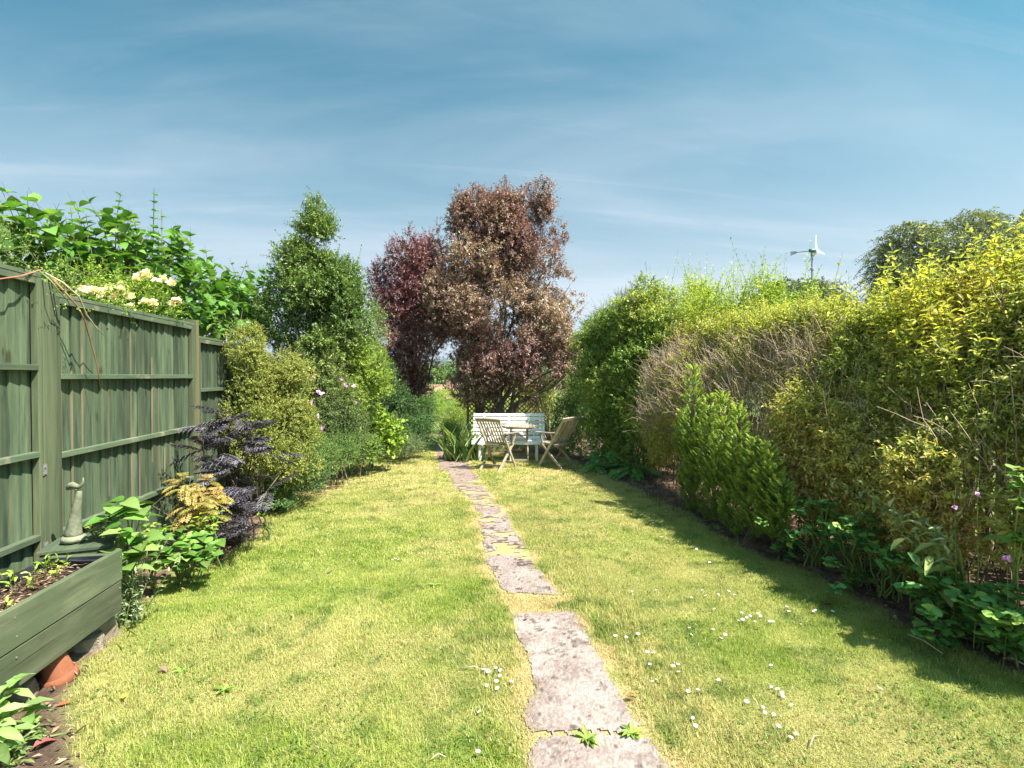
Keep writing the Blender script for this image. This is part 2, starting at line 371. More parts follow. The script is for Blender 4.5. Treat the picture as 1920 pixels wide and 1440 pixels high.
def plant(name, label, cat, blobs, n, Ln, nl, ll, lw, mat, stem=BARK, T=T_TINY, base=None, nlimb=10, r0=.02, up=.5, out=1.0, rnd=.5, shell=.45, gapf=0, gap=-.6, group=None, ang=52, curve=0, smat=None, rs=.002, tall=0, tallL=2.2, front=0, tonef=2.2, lspread=.08, limbname='trunk', opp=False, upw=1.0, wob=.05, t0=.1, taper=.35, sides=6, lump=.13, spiky=.06):
    B = np.array(blobs)
    if base is None: base = (B[:, 0].mean(), B[:, 1].mean())
    b = Vector((base[0], base[1], float(gz(0, base[1]))))
    root = empty(name, b, label, cat, group)
    fo = Fol(); st = Fol()
    p, o = blobpts(blobs, n, shell, gapf, gap, front, lump)
    d = o*out+np.array([0, 0, up])+rg.normal(size=p.shape)*rnd
    tone = np.clip(.5+.5*n3(p, tonef), 0, 1)
    LN = Ln*rg.uniform(.6, 1.35, len(p))*np.where(rg.random(len(p)) < spiky*.6, 1.7, 1)
    shoots(fo, st, p, d, LN, nl, ll, lw, T, ang, curve, tone=tone, rs=rs, opp=opp, upw=upw, t0=t0, taper=taper)
    if tall:
        p, o = blobpts(blobs, tall*3, .85); k = (o[:, 2] > .35); p = p[k][:tall]; o = o[k][:tall]
        d = o*.35+np.array([0, 0, 1.0])+rg.normal(size=p.shape)*.22
        shoots(fo, st, p, d, Ln*tallL*rg.uniform(.6, 1.3, len(p)), int(nl*tallL*.95), ll, lw, T, ang, curve, rs=rs, opp=opp, upw=upw)
    fo.build('foliage', mat, root)
    if nlimb:
        e, _ = blobpts(blobs, nlimb, .1); V, F, A = limbs(b, e, r0, r0*.25, wob=wob, spread=lspread, sides=sides)
        lb = Fol(); lb.add(V, F, A); lb.build(limbname, stem, root)
    st.build('twigs', smat or stem, root)
    return root

# ================================================================== GROUND
GX0, GX1, GY0, GY1, GS = -3.4, 5.0, .4, 15.4, .02
nx, ny = int((GX1-GX0)/GS), int((GY1-GY0)/GS)
gxs = GX0+(np.arange(nx)+.5)*GS; gys = GY0+(np.arange(ny)+.5)*GS
MX, MY = np.meshgrid(gxs, gys, indexing='ij')
def poly(pts, ext=()): return [tuple(G(*p)[:2]) for p in pts]+list(ext)
def inpoly(x, y, P):
    r = np.zeros(x.shape, bool); n = len(P)
    for i in range(n):
        x1, y1 = P[i]; x2, y2 = P[(i+1) % n]
        if y1 == y2: continue
        c = ((y1 > y) != (y2 > y)) & (x < (x2-x1)*(y-y1)/(y2-y1)+x1); r ^= c
    return r
jx0 = MX; jx = MX+(fbm(MX*9, MY*9)-.5)*.13; jy = MY+(fbm(MX*9+50, MY*9+9)-.5)*.13
PATHS = [poly([(985, 1440), (1000, 1386), (1040, 1380), (1120, 1376), (1215, 1381), (1262, 1440)], [(.98, .9), (.42, .9)]),
         poly([(990, 1376), (1208, 1376), (1182, 1330), (1132, 1240), (1090, 1160), (1075, 1148), (958, 1150), (966, 1180), (984, 1230), (1000, 1290), (980, 1340)]),
         poly([(905, 1012), (972, 1004), (1002, 1060), (1054, 1117), (955, 1114), (932, 1090), (908, 1045)]),
         poly([(893, 953), (947, 950), (964, 992), (912, 992)]),
         poly([(843, 891), (890, 891), (908, 915), (922, 932), (885, 937), (850, 914)]),
         poly([(824, 882), (884, 882), (874, 860), (864, 845), (854, 825), (841, 808), (836, 800), (838, 790), (826, 788), (820, 798), (813, 812), (818, 845)])]
pm = np.zeros(MX.shape, bool)
for P in PATHS: pm |= inpoly(jx, jy, P)
PCORR = poly([(985, 1440), (957, 1155), (905, 1010), (890, 950), (843, 890), (815, 830), (862, 830), (884, 880), (912, 915), (962, 990), (1052, 1115), (1090, 1160), (1262, 1440)], [(.98, .9), (.42, .9)])
corr = inpoly(MX, MY, PCORR)
pm |= corr & (MY > 4.1) & (MY < 9.8) & (fbm(MX*6+12, MY*3.2+9, 4)+.05*np.sin(MY*7.5) > .385)
LB = poly([(150, 1500), (130, 1400), (118, 1330), (160, 1255), (212, 1200), (272, 1128), (335, 1068), (415, 1062), (432, 1040), (490, 1000), (505, 962), (560, 925), (600, 885), (680, 850), (740, 840), (812, 830), (806, 812)], [(-.6, 15.4), (-3.4, 15.4), (-3.4, .4), (-1.6, .4)])
RB = poly([(862, 835), (900, 850), (1000, 851), (1060, 858), (1110, 880), (1190, 915), (1225, 935), (1300, 965), (1340, 1000), (1430, 1045), (1520, 1075), (1640, 1140), (1700, 1180), (1780, 1202), (1850, 1235), (1920, 1272), (2060, 1340)], [(3.1, .4), (5, .4), (5, 15.4), (1.0, 15.4)])
sl = inpoly(jx, jy, LB); sr = inpoly(jx, jy, RB)
soil = (sl | sr) & ~pm
def blur(m, r):
    k = max(1, int(r/GS)); a = m.astype(float)
    for ax in (0, 1):
        for _ in range(2):
            c = np.cumsum(np.pad(a, [(k+1, k) if i == ax else (0, 0) for i in (0, 1)], mode='edge'), axis=ax)
            a = (np.take(c, range(2*k+1, c.shape[ax]), ax)-np.take(c, range(0, c.shape[ax]-2*k-1), ax))/(2*k+1)
    return a
nearp = blur(pm | corr, .10); nears = blur(soil, .12); corrb = blur(corr, .05)
def samp(A, x, y):
    return A[np.clip(((x-GX0)/GS).astype(int), 0, nx-1), np.clip(((y-GY0)/GS).astype(int), 0, ny-1)]
def mixv(a, b, t): return a+(np.asarray(b)-a)*t[..., None]
def lawncol(x, y, jit=0):
    n1 = fbm(x*1.1+3, y*1.1+8, 4); n2 = fbm(x*5+30, y*5, 4); n3_ = fbm(x*.5+9, y*.6+4, 3)
    g = mixv(np.array([.225, .287, .042]), [.335, .375, .080], np.clip((n2-.30)*2.2, 0, 1))
    dry = np.clip((n1-.45)*1.8, 0, .36)*np.clip(.4+n3_, 0, 1)+np.clip((y-4)/9, 0, .22)
    ed = samp(nearp, x, y); dry = np.maximum(dry, np.clip((ed-.12)*1.5+(n2-.5)*1.9, 0, .85)*(ed > .01))
    dry = dry+np.clip(.30-np.abs(y-7.6-(x+1.6)*.5)*.28, 0, .3)*(x < 0)*(.6+n2)     # worn band by the left bed
    dry = dry+samp(nears, x, y)*.25+np.where(x > 1.0, .07, 0)+.03
    dry = np.clip(dry+(n2-.5)*.35, 0, 1)
    c = mixv(g, [.56, .43, .205], dry)
    c = mixv(c, [.09, .16, .02], np.clip((fbm(x*7.3+70, y*7.3+40, 4)-.58)*4, 0, .55)*(dry < .6))
    return c, dry
# one sheet, fine where the garden is and coarse out to the horizon
xs = np.unique(np.r_[np.array([-900, -400, -150, -60, -30, -15, -8, -5]), np.arange(-3.4, 5.0, .04), np.array([5.3, 7, 10, 16, 30, 60, 150, 400, 900])])
ys = np.unique(np.r_[np.array([-60, -20, -8, -3, -1, 0]), np.arange(.4, 15.4, .04), np.array([16, 18, 20, 23, 26, 30, 36, 45, 60, 85, 111, 140, 200, 300, 411, 700, 1000, 1500, 2600])])
X2, Y2 = np.meshgrid(xs, ys, indexing='ij')
cl_, dr_ = lawncol(X2, Y2)
sm = blur(soil, .03); smv = samp(sm, X2, Y2)
scol = mixv(np.array([.085, .052, .036]), [.20, .13, .092], np.clip((fbm(X2*14, Y2*14)-.3)*2.2, 0, 1))
scol = mixv(scol, [.33, .22, .14], np.clip((fbm(X2*6+5, Y2*6+60)-.55)*4, 0, .8))
inside = (X2 > GX0) & (X2 < GX1) & (Y2 > GY0) & (Y2 < GY1)
smv = np.where(inside, smv, 0)
cl_ = cl_*.86; cl_ = cl_*(1-smv[..., None])+scol*smv[..., None]
farc = mixv(np.array([.10, .16, .035]), [.20, .22, .07], fbm(X2*.02, Y2*.02)); cl_ = np.where(inside[..., None], cl_, farc)
Z2 = gz(X2, Y2)+np.where(inside, (fbm(X2*2, Y2*2)-.5)*.018+smv*(.012+(fbm(X2*12, Y2*12)-.5)*.05), 0)
def gridmesh(X, Y, Z):
    a, b = X.shape; idx = np.arange(a*b).reshape(a, b)
    F = np.stack([idx[:-1, :-1], idx[1:, :-1], idx[1:, 1:], idx[:-1, 1:]], -1).reshape(-1, 4)
    return np.stack([X, Y, Z], -1).reshape(-1, 3), F
V, F = gridmesh(X2, Y2, Z2)
ground = build('ground', V, F, colmat('lawn_earth', .9, bump=.9, nscale=90, var=.38), col=cl_.reshape(-1, 3), smooth=True); tag(ground, kind='structure')
def hgt(x, y): return gz(x, y)+(fbm(np.asarray(x)*2, np.asarray(y)*2)-.5)*.018
def GV(px, py, dz=0):
    g = G(px, py); g.z = float(hgt(g.x, g.y))+dz; return g

# garden path: worn concrete slabs showing between patches of dry grass
fx = np.arange(.2, 1.5, .015); fy = np.arange(.9, 15.3, .02)
FX_, FY_ = np.meshgrid(np.arange(-.8, 1.6, .008), np.arange(.9, 15.3, .012), indexing='ij')
jx2 = FX_+(fbm(FX_*5, FY_*5)-.5)*.05+(fbm(FX_*38, FY_*38)-.5)*.05; jy2 = FY_+(fbm(FX_*5+50, FY_*5+9)-.5)*.05+(fbm(FX_*38+7, FY_*38)-.5)*.05
mk = np.zeros(FX_.shape, bool)
for P in PATHS: mk |= inpoly(jx2, jy2, P)
wear = (FY_ > 4.1) & (FY_ < 9.8) & (fbm(FX_*6+12, FY_*3.2+9, 4)+.05*np.sin(FY_*7.5) > .385)
mk |= inpoly(jx2, jy2, PCORR) & wear
spot = fbm(FX_*7+20, FY_*7+3, 3)
worn = (FY_ > 3.9) & (FY_ < 7.9) & (fbm(FX_*5+2, FY_*9+90, 4) < .36+.02*(FY_-4)); mk &= ~worn
FZ_ = hgt(FX_, FY_)+.006+(fbm(FX_*20, FY_*20)-.5)*.006
V, F = gridmesh(FX_, FY_, FZ_)
keep = mk.ravel()[F].all(1); F = F[keep]; u_ = np.unique(F); rm = np.zeros(len(V), int); rm[u_] = np.arange(len(u_))
fxv, fyv = FX_.ravel()[u_], FY_.ravel()[u_]
pc = mixv(np.array([.25, .185, .160]), [.385, .310, .275], np.clip((fbm(fxv*6, fyv*6, 5)-.3)*2.5, 0, 1))
pc = mixv(pc, [.25, .18, .155], np.clip((fbm(fxv*2.2+9, fyv*2.2, 3)-.5)*4, 0, .6))
pc = mixv(pc, [.26, .175, .14], np.clip((fyv-4.6)/3, 0, .75))
pc = mixv(pc, [.085, .058, .042], np.clip((fbm(fxv*15+4, fyv*15, 2)-.68)*16, 0, .9)*np.clip((fyv-1.6)/1.8, .25, 1))
pc = mixv(pc, [.085, .06, .045], np.clip((fbm(fxv*42+4, fyv*42, 2)-.72)*14, 0, .8))
pc = mixv(pc, [.38, .34, .31], np.clip((fbm(fxv*70+40, fyv*70, 2)-.62)*6, 0, .55))
pc = pc*rg.uniform(.72, 1.25, (len(pc), 1))
pc = mixv(pc, [.28, .22, .12], np.clip((blur(~pm, .03)[np.clip(((fxv-GX0)/GS).astype(int), 0, nx-1), np.clip(((fyv-GY0)/GS).astype(int), 0, ny-1)]-.25)*1.6, 0, .6))
build('garden_path', V[u_], rm[F], colmat('slab', .85, bump=.5, nscale=160, var=.30), col=pc, smooth=True); tag(bpy.data.objects['garden_path'], kind='structure')

# mown grass, weeds in it, dead blades: uncountable
def blades(n, x0, x1, y0, y1, h, w, dens=None):
    x = rg.uniform(x0, x1, n); y = rg.uniform(y0, y1, n)
    return x, y, np.full(n, h), np.full(n, w)
parts = [blades(420000, -2.3, 3.2, 1.55, 4.2, .022, .0021), blades(200000, -2.3, 3.2, 4.2, 7.2, .025, .0042), blades(130000, -2.3, 3.2, 7.2, 12.6, .028, .0075), blades(14000, -1.5, 1.5, 1.6, 3.5, .04, .003), blades(60000, .2, 1.25, 1.6, 6.5, .036, .003)]
x = np.concatenate([p[0] for p in parts]); y = np.concatenate([p[1] for p in parts]); h = np.concatenate([p[2] for p in parts]); w = np.concatenate([p[3] for p in parts])
k = (rg.random(len(x)) > samp(blur(soil, .03), x, y)*1.15) & (rg.random(len(x)) > samp(blur(pm, .05), x, y)*1.25) & (x > -1.9-.0*y)
x, y, h, w = x[k], y[k], h[k], w[k]
c0, d0 = lawncol(x, y)
h = h*rg.uniform(.5, 1.25, len(x))*(1-.35*d0)*(1+1.1*samp(nears, x, y)*(rg.random(len(x)) < .5))*(.75+.6*fbm(x*4, y*4))
tu = np.clip(fbm(x*8+7, y*8+2)-.6, 0, .2)*5; h = h*(1+tu*.8)
az = rg.random(len(x))*6.283+fbm(x*2, y*2)*3; lean = rg.uniform(.15, 1.25, len(x))
dx_, dy_ = np.cos(az)*np.sin(lean), np.sin(az)*np.sin(lean); cz = np.cos(lean)*.8+.2
z = hgt(x, y)-.002
b_ = np.c_[x, y, z]; sdv = np.c_[-np.sin(az), np.cos(az), 0*az]*w[:, None]/2
tip = b_+np.c_[dx_, dy_, cz]*h[:, None]; mid = b_+np.c_[dx_*.35, dy_*.35, cz*.62]*h[:, None]
V = np.stack([b_-sdv, b_+sdv, mid-sdv*.8, mid+sdv*.8, tip], 1).reshape(-1, 3)
F = (np.array([(0, 1, 3), (0, 3, 2), (2, 3, 4)])[None]+(np.arange(len(x))*5)[:, None, None]).reshape(-1, 3)
jit = rg.uniform(.78, 1.28, (len(x), 1))*np.array([1, 1, 1])+rg.normal(size=(len(x), 3))*np.array([.06, .02, .03])
cc = c0*jit; sw = rg.random(len(x)) < .06; cc[sw] = np.array([.52, .44, .25])*jit[sw]
gr = build('grass', V, F, colmat('grass_blade', .55, trans=.32, nscale=3, var=.05), col=np.repeat(np.clip(cc, 0, 1)*1.14, 5, 0))
tag(gr, 'short sunlit lawn grass, yellow green with dry patches', 'grass', kind='stuff')

# clover, self-heal and other low weeds in the sward, and a few dead brown scraps
n = 30000; x = rg.uniform(-1.9, 3., n); y = 1.6+rg.random(n)**1.5*6; k = (fbm(x*5+11, y*5+3, 4) > .535) & (samp(blur(soil | pm, .05), x, y) < .2) & (rg.random(n) < .75); x, y = x[k], y[k]; n = len(x)
V, F = place(T_OVAL, np.c_[x, y, hgt(x, y)+.004+rg.random(n)*.014], np.c_[rg.normal(size=(n, 2)), rg.uniform(.1, .8, n)], rg.normal(size=(n, 3))*.35+[0, 0, 1], rg.uniform(.010, .024, n), rg.uniform(.006, .013, n))
wc = np.array([(.09, .19, .03), (.12, .22, .04), (.16, .26, .05), (.07, .14, .025), (.22, .15, .08)])[rg.choice(5, n, p=[.3, .27, .2, .17, .06])]
tag(build('clover', V, F, colmat('clover_leaf', .6, trans=.2, nscale=3, var=.05), col=np.repeat(wc, len(T_OVAL[0]), 0)), 'small dark clover and weed leaves scattered low in the lawn', 'clover', kind='stuff')
n = 5200; x = rg.uniform(-1.9, 3., n); y = rg.uniform(1.6, 9.5, n); k = (samp(nears, x, y) > .12) & (samp(blur(soil, .03), x, y) < .6) & (samp(pm.astype(float), x, y) < .5); x, y = x[k], y[k]; n = len(x)
V, F = place(T_BLADE, np.c_[x, y, hgt(x, y)-.003], np.c_[rg.normal(size=(n, 2))*.5, np.ones(n)], rg.normal(size=(n, 3))+[0, 0, .1], rg.uniform(.03, .085, n), .0035)
tag(build('edge_grass', V, F, bpy.data.materials['grass_blade'], col=np.repeat(np.array([(.17, .27, .05), (.24, .32, .07), (.42, .38, .18)])[rg.integers(0, 3, n)], len(T_BLADE[0]), 0)), 'longer uncut grass along the bed edges', 'grass', kind='stuff')

# mulch, leaf litter and clods on the two beds
n = 26000; x = rg.uniform(-2.6, 4.2, n); y = rg.uniform(1.2, 10, n); k = (samp(blur(soil, .05), x, y) > .35) & ((x < -1.2) | (x > 1.8)); x, y = x[k], y[k]
ax = np.c_[rg.normal(size=(len(x), 2)), rg.normal(size=len(x))*.3]; up = rg.normal(size=(len(x), 3))*.5+[0, 0, 1]
V, F = place(T_TINY, np.c_[x, y, hgt(x, y)+.012+rg.random(len(x))*.03], ax, up, rg.uniform(.012, .045, len(x)), rg.uniform(.006, .02, len(x)))
lc = np.array([(.10, .06, .04), (.19, .12, .08), (.30, .19, .11), (.38, .26, .17), (.06, .045, .035)])[rg.integers(0, 5, len(x))]
tag(build('leaf_litter', V, F, colmat('litter', .9), col=np.repeat(lc, 4, 0)), 'brown dry leaf litter and bark chips on the beds', 'leaf litter', kind='stuff')

# ================================================================== FENCE
WOODV = noisemat('green_stained_board', (.028, .046, .029), (.135, .172, .095), (30, 14, 1.5), .8, .9, 8, c3=(.17, .15, .085), c3s=.55, c3lo=.62, dist=.008, lo=.30, hi=.66, c3str=True, knots=1)
WOODR = noisemat('green_stained_rail', (.055, .078, .045), (.125, .155, .092), (22, 2.5, 22), .8, .4, 7, c3=(.26, .23, .16), c3s=4, c3lo=.6, dist=.005)
POSTM = noisemat('green_stained_post', (.055, .072, .038), (.130, .145, .078), (30, 30, 1.5), .8, .5, 7, c3=(.18, .14, .07), c3s=.22, c3lo=.56, c3str=True, dist=.006)
RAWM = noisemat('board_edge', (.12, .11, .065), (.26, .215, .14), (20, 20, 2), .85, .4)
METAL = noisemat('galvanised_metal', (.30, .30, .29), (.48, .48, .46), (30, 30, 30), .45, .1, metal=.7)
FXP = -2.44
fence = empty('fence', (FXP, 3.7, float(gz(0, 3.7))), 'tall green stained close-board garden fence along the left side', 'fence')
def fpost(y, top, w=.10):
    m = MB(); m.box((FXP-.005, y, (top-.3)/2), (.13, w, top+.3)); m.build('post', POSTM, fence, True, .004)
fpost(1.65, 2.12); fpost(3.575, 2.05, .115); fpost(5.56, 2.03, .10); fpost(7.50, 1.88); fpost(9.4, 1.72)
def fpanel(y0, y1, top, rails, bot=-.1):
    L_ = y1-y0; nb = int(round(L_/.098)); m = MB(); e = MB()
    for i in range(nb):
        a = y0+L_*i/nb-.006+random.uniform(-.004, .004); b = y0+L_*(i+1)/nb+.014; t = random.uniform(-.004, .006); r = random.random()
        zt = top+random.uniform(-.012, .004); zb = bot+random.uniform(-.01, .01); tw = random.uniform(-.006, .006); wv = random.uniform(-.006, .006)
        K = 9
        # feathered board: thin edge left, thick edge right, slightly warped along its height
        vs = []; fs = []; ve = []; fe = []
        for k_ in range(K):
            z_ = zb+(zt-zb)*k_/(K-1); q = math.sin(k_/(K-1)*3.14)*wv+tw*(k_/(K-1)-.5); s2 = math.sin(k_*1.3+i*2.1)*.0025
            vs += [(FXP-.010+q, a+s2, z_), (FXP+.022+t+q, a+s2, z_), (FXP+.005+t+q, b+.004+s2, z_), (FXP-.010+q, b+.004+s2, z_)]
        for k_ in range(K-1):
            o_ = k_*4; fs += [(o_+0, o_+1, o_+5, o_+4), (o_+1, o_+2, o_+6, o_+5), (o_+2, o_+3, o_+7, o_+6), (o_+3, o_+0, o_+4, o_+7)]
        fs += [(3, 2, 1, 0), (K*4-4, K*4-3, K*4-2, K*4-1)]
        m.add(vs, fs, r)
        if random.random() < .8:
            z0, z1 = sorted((random.uniform(zb, zt), random.uniform(zb, zt)))
            if z1-z0 > .25: e.box((FXP+.015+t, a-.0005, (z0+z1)/2), (.012, .004, z1-z0), r=random.random())
    nf = len(m.F); b0 = len(m.V); m.V += e.V; m.A += e.A; m.F += [tuple(i+b0 for i in f) for f in e.F]
    bo = m.build('boards', WOODV, fence, True); bo.data.materials.append(RAWM)
    for f_ in range(nf, len(m.F)): bo.data.polygons[f_].material_index = 1
    for z_ in rails:
        r_ = MB(); r_.bar((FXP+.040, y0+.035, z_), (FXP+.040, y1-.035, z_), .044, .036); r_.build('rail', WOODR, fence, True, .003)
    for yy in (y0+.018, y1-.018):
        r_ = MB(); r_.box((FXP+.038, yy, (top+bot)/2), (.04, .034, top-bot)); r_.build('batten', POSTM, fence, True, .003)
    c = MB(); c.bar((FXP+.022, y0, top+.012), (FXP+.022, y1, top+.012), .075, .026); c.bar((FXP+.046, y0+.04, top-.022), (FXP+.046, y1-.04, top-.022), .022, .04); c.build('capping_rail', WOODR, fence, True, .003)
fpanel(1.71, 3.515, 2.065, (1.515, .985, .475)); fpanel(3.635, 5.507, 1.97, (1.46, .95, .45)); fpanel(5.613, 7.447, 1.85, (1.32, .80, .32)); fpanel(7.553, 9.347, 1.70, (1.17, .65, .2))
for z_ in (.885, .40):
    m = MB(); m.box((FXP+.0615, 3.518, z_), (.004, .034, .07)); m.box((FXP+.066, 3.515, z_+.02), (.006, .012, .012)); m.box((FXP+.066, 3.515, z_-.02), (.006, .012, .012)); m.build('bracket', METAL, fence, True)

# ================================================================== RAISED PLANTER and things round it
TRX0, TRX1, TRY0, TRY1, TZ0, TZ1 = -2.15, -1.79, 1.35, 3.20, .115, .475
pl = empty('planter', (-1.97, 2.2, TZ0), 'long green stained timber trough planter raised off the ground by the fence', 'planter')
PLK = noisemat('green_stained_plank', (.050, .062, .034), (.145, .158, .090), (24, 2.0, 18), .78, .5, 8, c3=(.075, .095, .05), c3s=2.2, c3lo=.5, dist=.006, knots=2)
hm = (TZ1-TZ0)/2
def plank(n_, a, b, z, h_, t=.03):
    m = MB(); m.bar((a[0], a[1], z), (b[0], b[1], z), t, h_-.006); m.build(n_, PLK, pl, True, .004)
plank('front_board', (TRX1, TRY0), (TRX1, TRY1), TZ1-hm/2, hm); plank('front_board', (TRX1-.004, TRY0), (TRX1-.002, TRY1-.006), TZ0+hm/2, hm)
plank('back_board', (TRX0, TRY0), (TRX0, TRY1), TZ1-.045-hm/2, hm); plank('back_board', (TRX0, TRY0), (TRX0, TRY1), TZ0-.03+hm/2, hm)
plank('end_board', (TRX0+.017, TRY1-.017), (TRX1-.018, TRY1-.017), TZ1-.02-hm/2, hm); plank('end_board', (TRX0+.017, TRY1-.017), (TRX1-.018, TRY1-.017), TZ0+.005+hm/2, hm)
for yy in (TRY1-.02, 2.45, 1.7):
    for z_ in (TZ0+.05, TZ0+.14, TZ1-.13, TZ1-.045): m = MB(); m.lathe((TRX1+.0135, yy+random.uniform(-.008, .008), z_), [(0, 0), (.0045, 0), (.0045, .003), (0, .0032)], 10, Matrix.Rotation(R(90), 3, 'Y')); m.build('screw_head', METAL, pl, True)
m = MB(); m.box((-1.97, 2.27, TZ0+.012), (.32, 1.8, .02)); m.build('base_board', PLK, pl, True)
LIN = noisemat('black_pond_liner', (.012, .014, .022), (.04, .045, .06), (6, 6, 6), .35, .6, spec=.6, dist=.02)
m = MB()
for xx in (TRX0+.022, TRX1-.022): m.bar((xx, TRY0+.03, TZ1-.10), (xx, TRY1-.04, TZ1-.085), .006, .13)
m.bar((TRX0+.02, TRY1-.042, TZ1-.09), (TRX1-.02, TRY1-.042, TZ1-.09), .006, .13)
m.tube([(TRX0+.03, TRY1-.05, TZ1-.045), (TRX0+.12, TRY1-.06, TZ1-.035), (TRX0+.2, TRY1-.055, TZ1-.045), (TRX1-.03, TRY1-.05, TZ1-.05)], .008, 6)
m.build('liner', LIN, pl, True)
gx_, gy_ = np.meshgrid(np.linspace(TRX0+.02, TRX1-.02, 40), np.linspace(TRY0+.03, TRY1-.04, 190), indexing='ij')
V, F = gridmesh(gx_, gy_, TZ1-.095+(fbm(gx_*14, gy_*14)-.5)*.06+(gy_-2.6)*.02)
sc_ = mixv(np.array([.06, .036, .026]), [.17, .11, .075], np.clip((fbm(gx_*40, gy_*40)-.3)*2.4, 0, 1))
build('potting_soil', V, F, colmat('potting_compost', .95, bump=1, nscale=220, var=.5), pl, col=sc_.reshape(-1, 3))
n = 900; x = rg.uniform(TRX0+.03, TRX1-.03, n); y = rg.uniform(1.6, TRY1-.06, n)
V, F = place(T_TINY, np.c_[x, y, np.full(n, TZ1-.075)+(y-2.6)*.02+rg.random(n)*.012], np.c_[rg.normal(size=(n, 2)), np.zeros(n)], rg.normal(size=(n, 3))*.4+[0, 0, 1], rg.uniform(.012, .04, n), rg.uniform(.004, .012, n))
build('bark_mulch', V, F, bpy.data.materials['litter'], pl, col=np.repeat(np.array([(.25, .15, .09), (.14, .08, .05), (.36, .25, .16)])[rg.integers(0, 3, n)], 4, 0))

SEED = leafmat('lime_seedling_leaf', [(.14, .26, .03), (.26, .36, .05), (.40, .42, .10)], .3)
def seedling(x, y, z, s, nl, lab, ll=.05, grp='seedlings in the trough'):
    r_ = empty('seedling', (x, y, z), lab, 'seedling', grp)
    fo = Fol(); st = Fol(); o = np.array([[x, y, z-.005]]*nl)+rg.normal(size=(nl, 3))*[.012*s, .012*s, 0]
    shoots(fo, st, o, rg.normal(size=(nl, 3))*.35+[0, 0, 1], .07*s, 4, ll*s, ll*.42*s, T_BROAD, 42, .1, rs=.0018, upw=.6)
    fo.build('foliage', SEED, r_); st.build('stem', GSTEM, r_)
for px, py, s, nl, lab in ((28, 1100, 1.25, 3, 'bright green seedling with upright leaves near the left end of the trough'), (88, 1068, 1.15, 5, 'bushy lime seedling with broad leaves at the back of the trough'),
                           (62, 1092, .9, 3, 'small pale seedling in the middle of the trough soil'), (108, 1078, .8, 3, 'small lime seedling right of the bushy one in the trough'), (125, 1065, .85, 3, 'low seedling nearest the trough end by the liner'),
                           (8, 1142, .7, 2, 'tiny yellow green seedling at the front lip of the trough')):
    d = ray(px, py); t = (ZC-(TZ1-.075))/(-d.z); x_, y_ = t*d.x, t*d.y
    seedling(min(max(x_, TRX0+.05), TRX1-.05), min(y_, TRY1-.08), TZ1-.08, s, nl, lab)

# wooden box behind the trough and the ornament on it
bx = empty('wooden_box', (-2.13, 3.47, float(gz(0, 3.5))), 'low square timber box standing between the trough end and the fence post', 'box', rz=R(14))
Zb = .43-bx.location.z
for i, (cx_, cy_, sx_, sy_) in enumerate(((0, -.145, .33, .022), (0, .145, .33, .022), (-.153, 0, .022, .266), (.153, 0, .022, .266))):
    for k_ in (0, 1):
        m = MB(); m.box((cx_, cy_, Zb*(.25+.5*k_)), (sx_, sy_, Zb/2-.006)); m.build('side_board', POSTM, bx, False, .003)
m = MB(); m.box((0, 0, Zb+.010), (.35, .33, .022)); m.build('top', WOODR, bx, False, .004)
STONE = noisemat('weathered_greenish_stone', (.17, .185, .12), (.31, .315, .20), (30, 30, 30), .9, .7, c3=(.32, .27, .21), c3s=14, c3lo=.62)
orn = empty('garden_ornament', (-2.17, 3.43, .4565), 'pale weathered ornament with a tall tapering neck, rolled rim and curled tip', 'ornament', rz=-TH)
m = MB(); m.lathe((0, 0, 0), [(0, .004), (.048, .0), (.060, .010), (.063, .022), (.056, .036), (.044, .041), (.0, .042)], 28, wob=.03)
m.build('base_rim', STONE, orn, smooth=True)
m = MB(); m.tube([(0, 0, .03), (0, 0, .06), (.006, 0, .11), (.014, 0, .17), (.024, 0, .23), (.034, 0, .28), (.040, 0, .31)], [.049, .043, .035, .028, .022, .017, .012], 16); m.build('neck', STONE, orn, smooth=True)
m = MB(); m.tube([(-.034, 0, .318), (-.024, 0, .338), (-.004, 0, .347), (.018, 0, .340), (.036, 0, .335), (.052, 0, .346), (.062, 0, .366), (.064, 0, .392)], [.008, .018, .019, .015, .013, .010, .007, .002], 12)
m.tube([(-.02, 0, .322), (.005, 0, .328), (.03, 0, .318)], [.006, .010, .010], 8); m.build('head', STONE, orn, smooth=True)

# terracotta pot on its side, stones under the trough
TERRA = noisemat('terracotta', (.26, .085, .04), (.38, .14, .07), (18, 18, 18), .85, .3, c3=(.42, .30, .26), c3s=9, c3lo=.56)
p = GV(102, 1290); pot = empty('plant_pot', (p.x-.01, p.y+.06, p.z), 'chipped orange terracotta pot upside down under the trough edge', 'pot')
M = Matrix.Rotation(R(-9), 3, 'Y') @ Matrix.Rotation(R(10), 3, 'X')
m = MB(); m.lathe((0, 0, 0), [(.048, .125), (.066, .0), (.066, .0)][:0] or [(.0, .152), (.044, .150), (.050, .142), (.062, .045), (.064, .04)], 30, M); m.build('body', TERRA, pot, smooth=True)
m = MB(); m.lathe((0, 0, 0), [(.064, .046), (.073, .044), (.075, .0), (.066, -.006), (.062, .03)], 30, M); m.build('rim', TERRA, pot, smooth=True)
RUB = noisemat('rubble_stone', (.22, .16, .11), (.44, .36, .27), (9, 9, 9), .9, .9, c3=(.42, .38, .31), c3s=7, c3lo=.55, dist=.03)
import bmesh
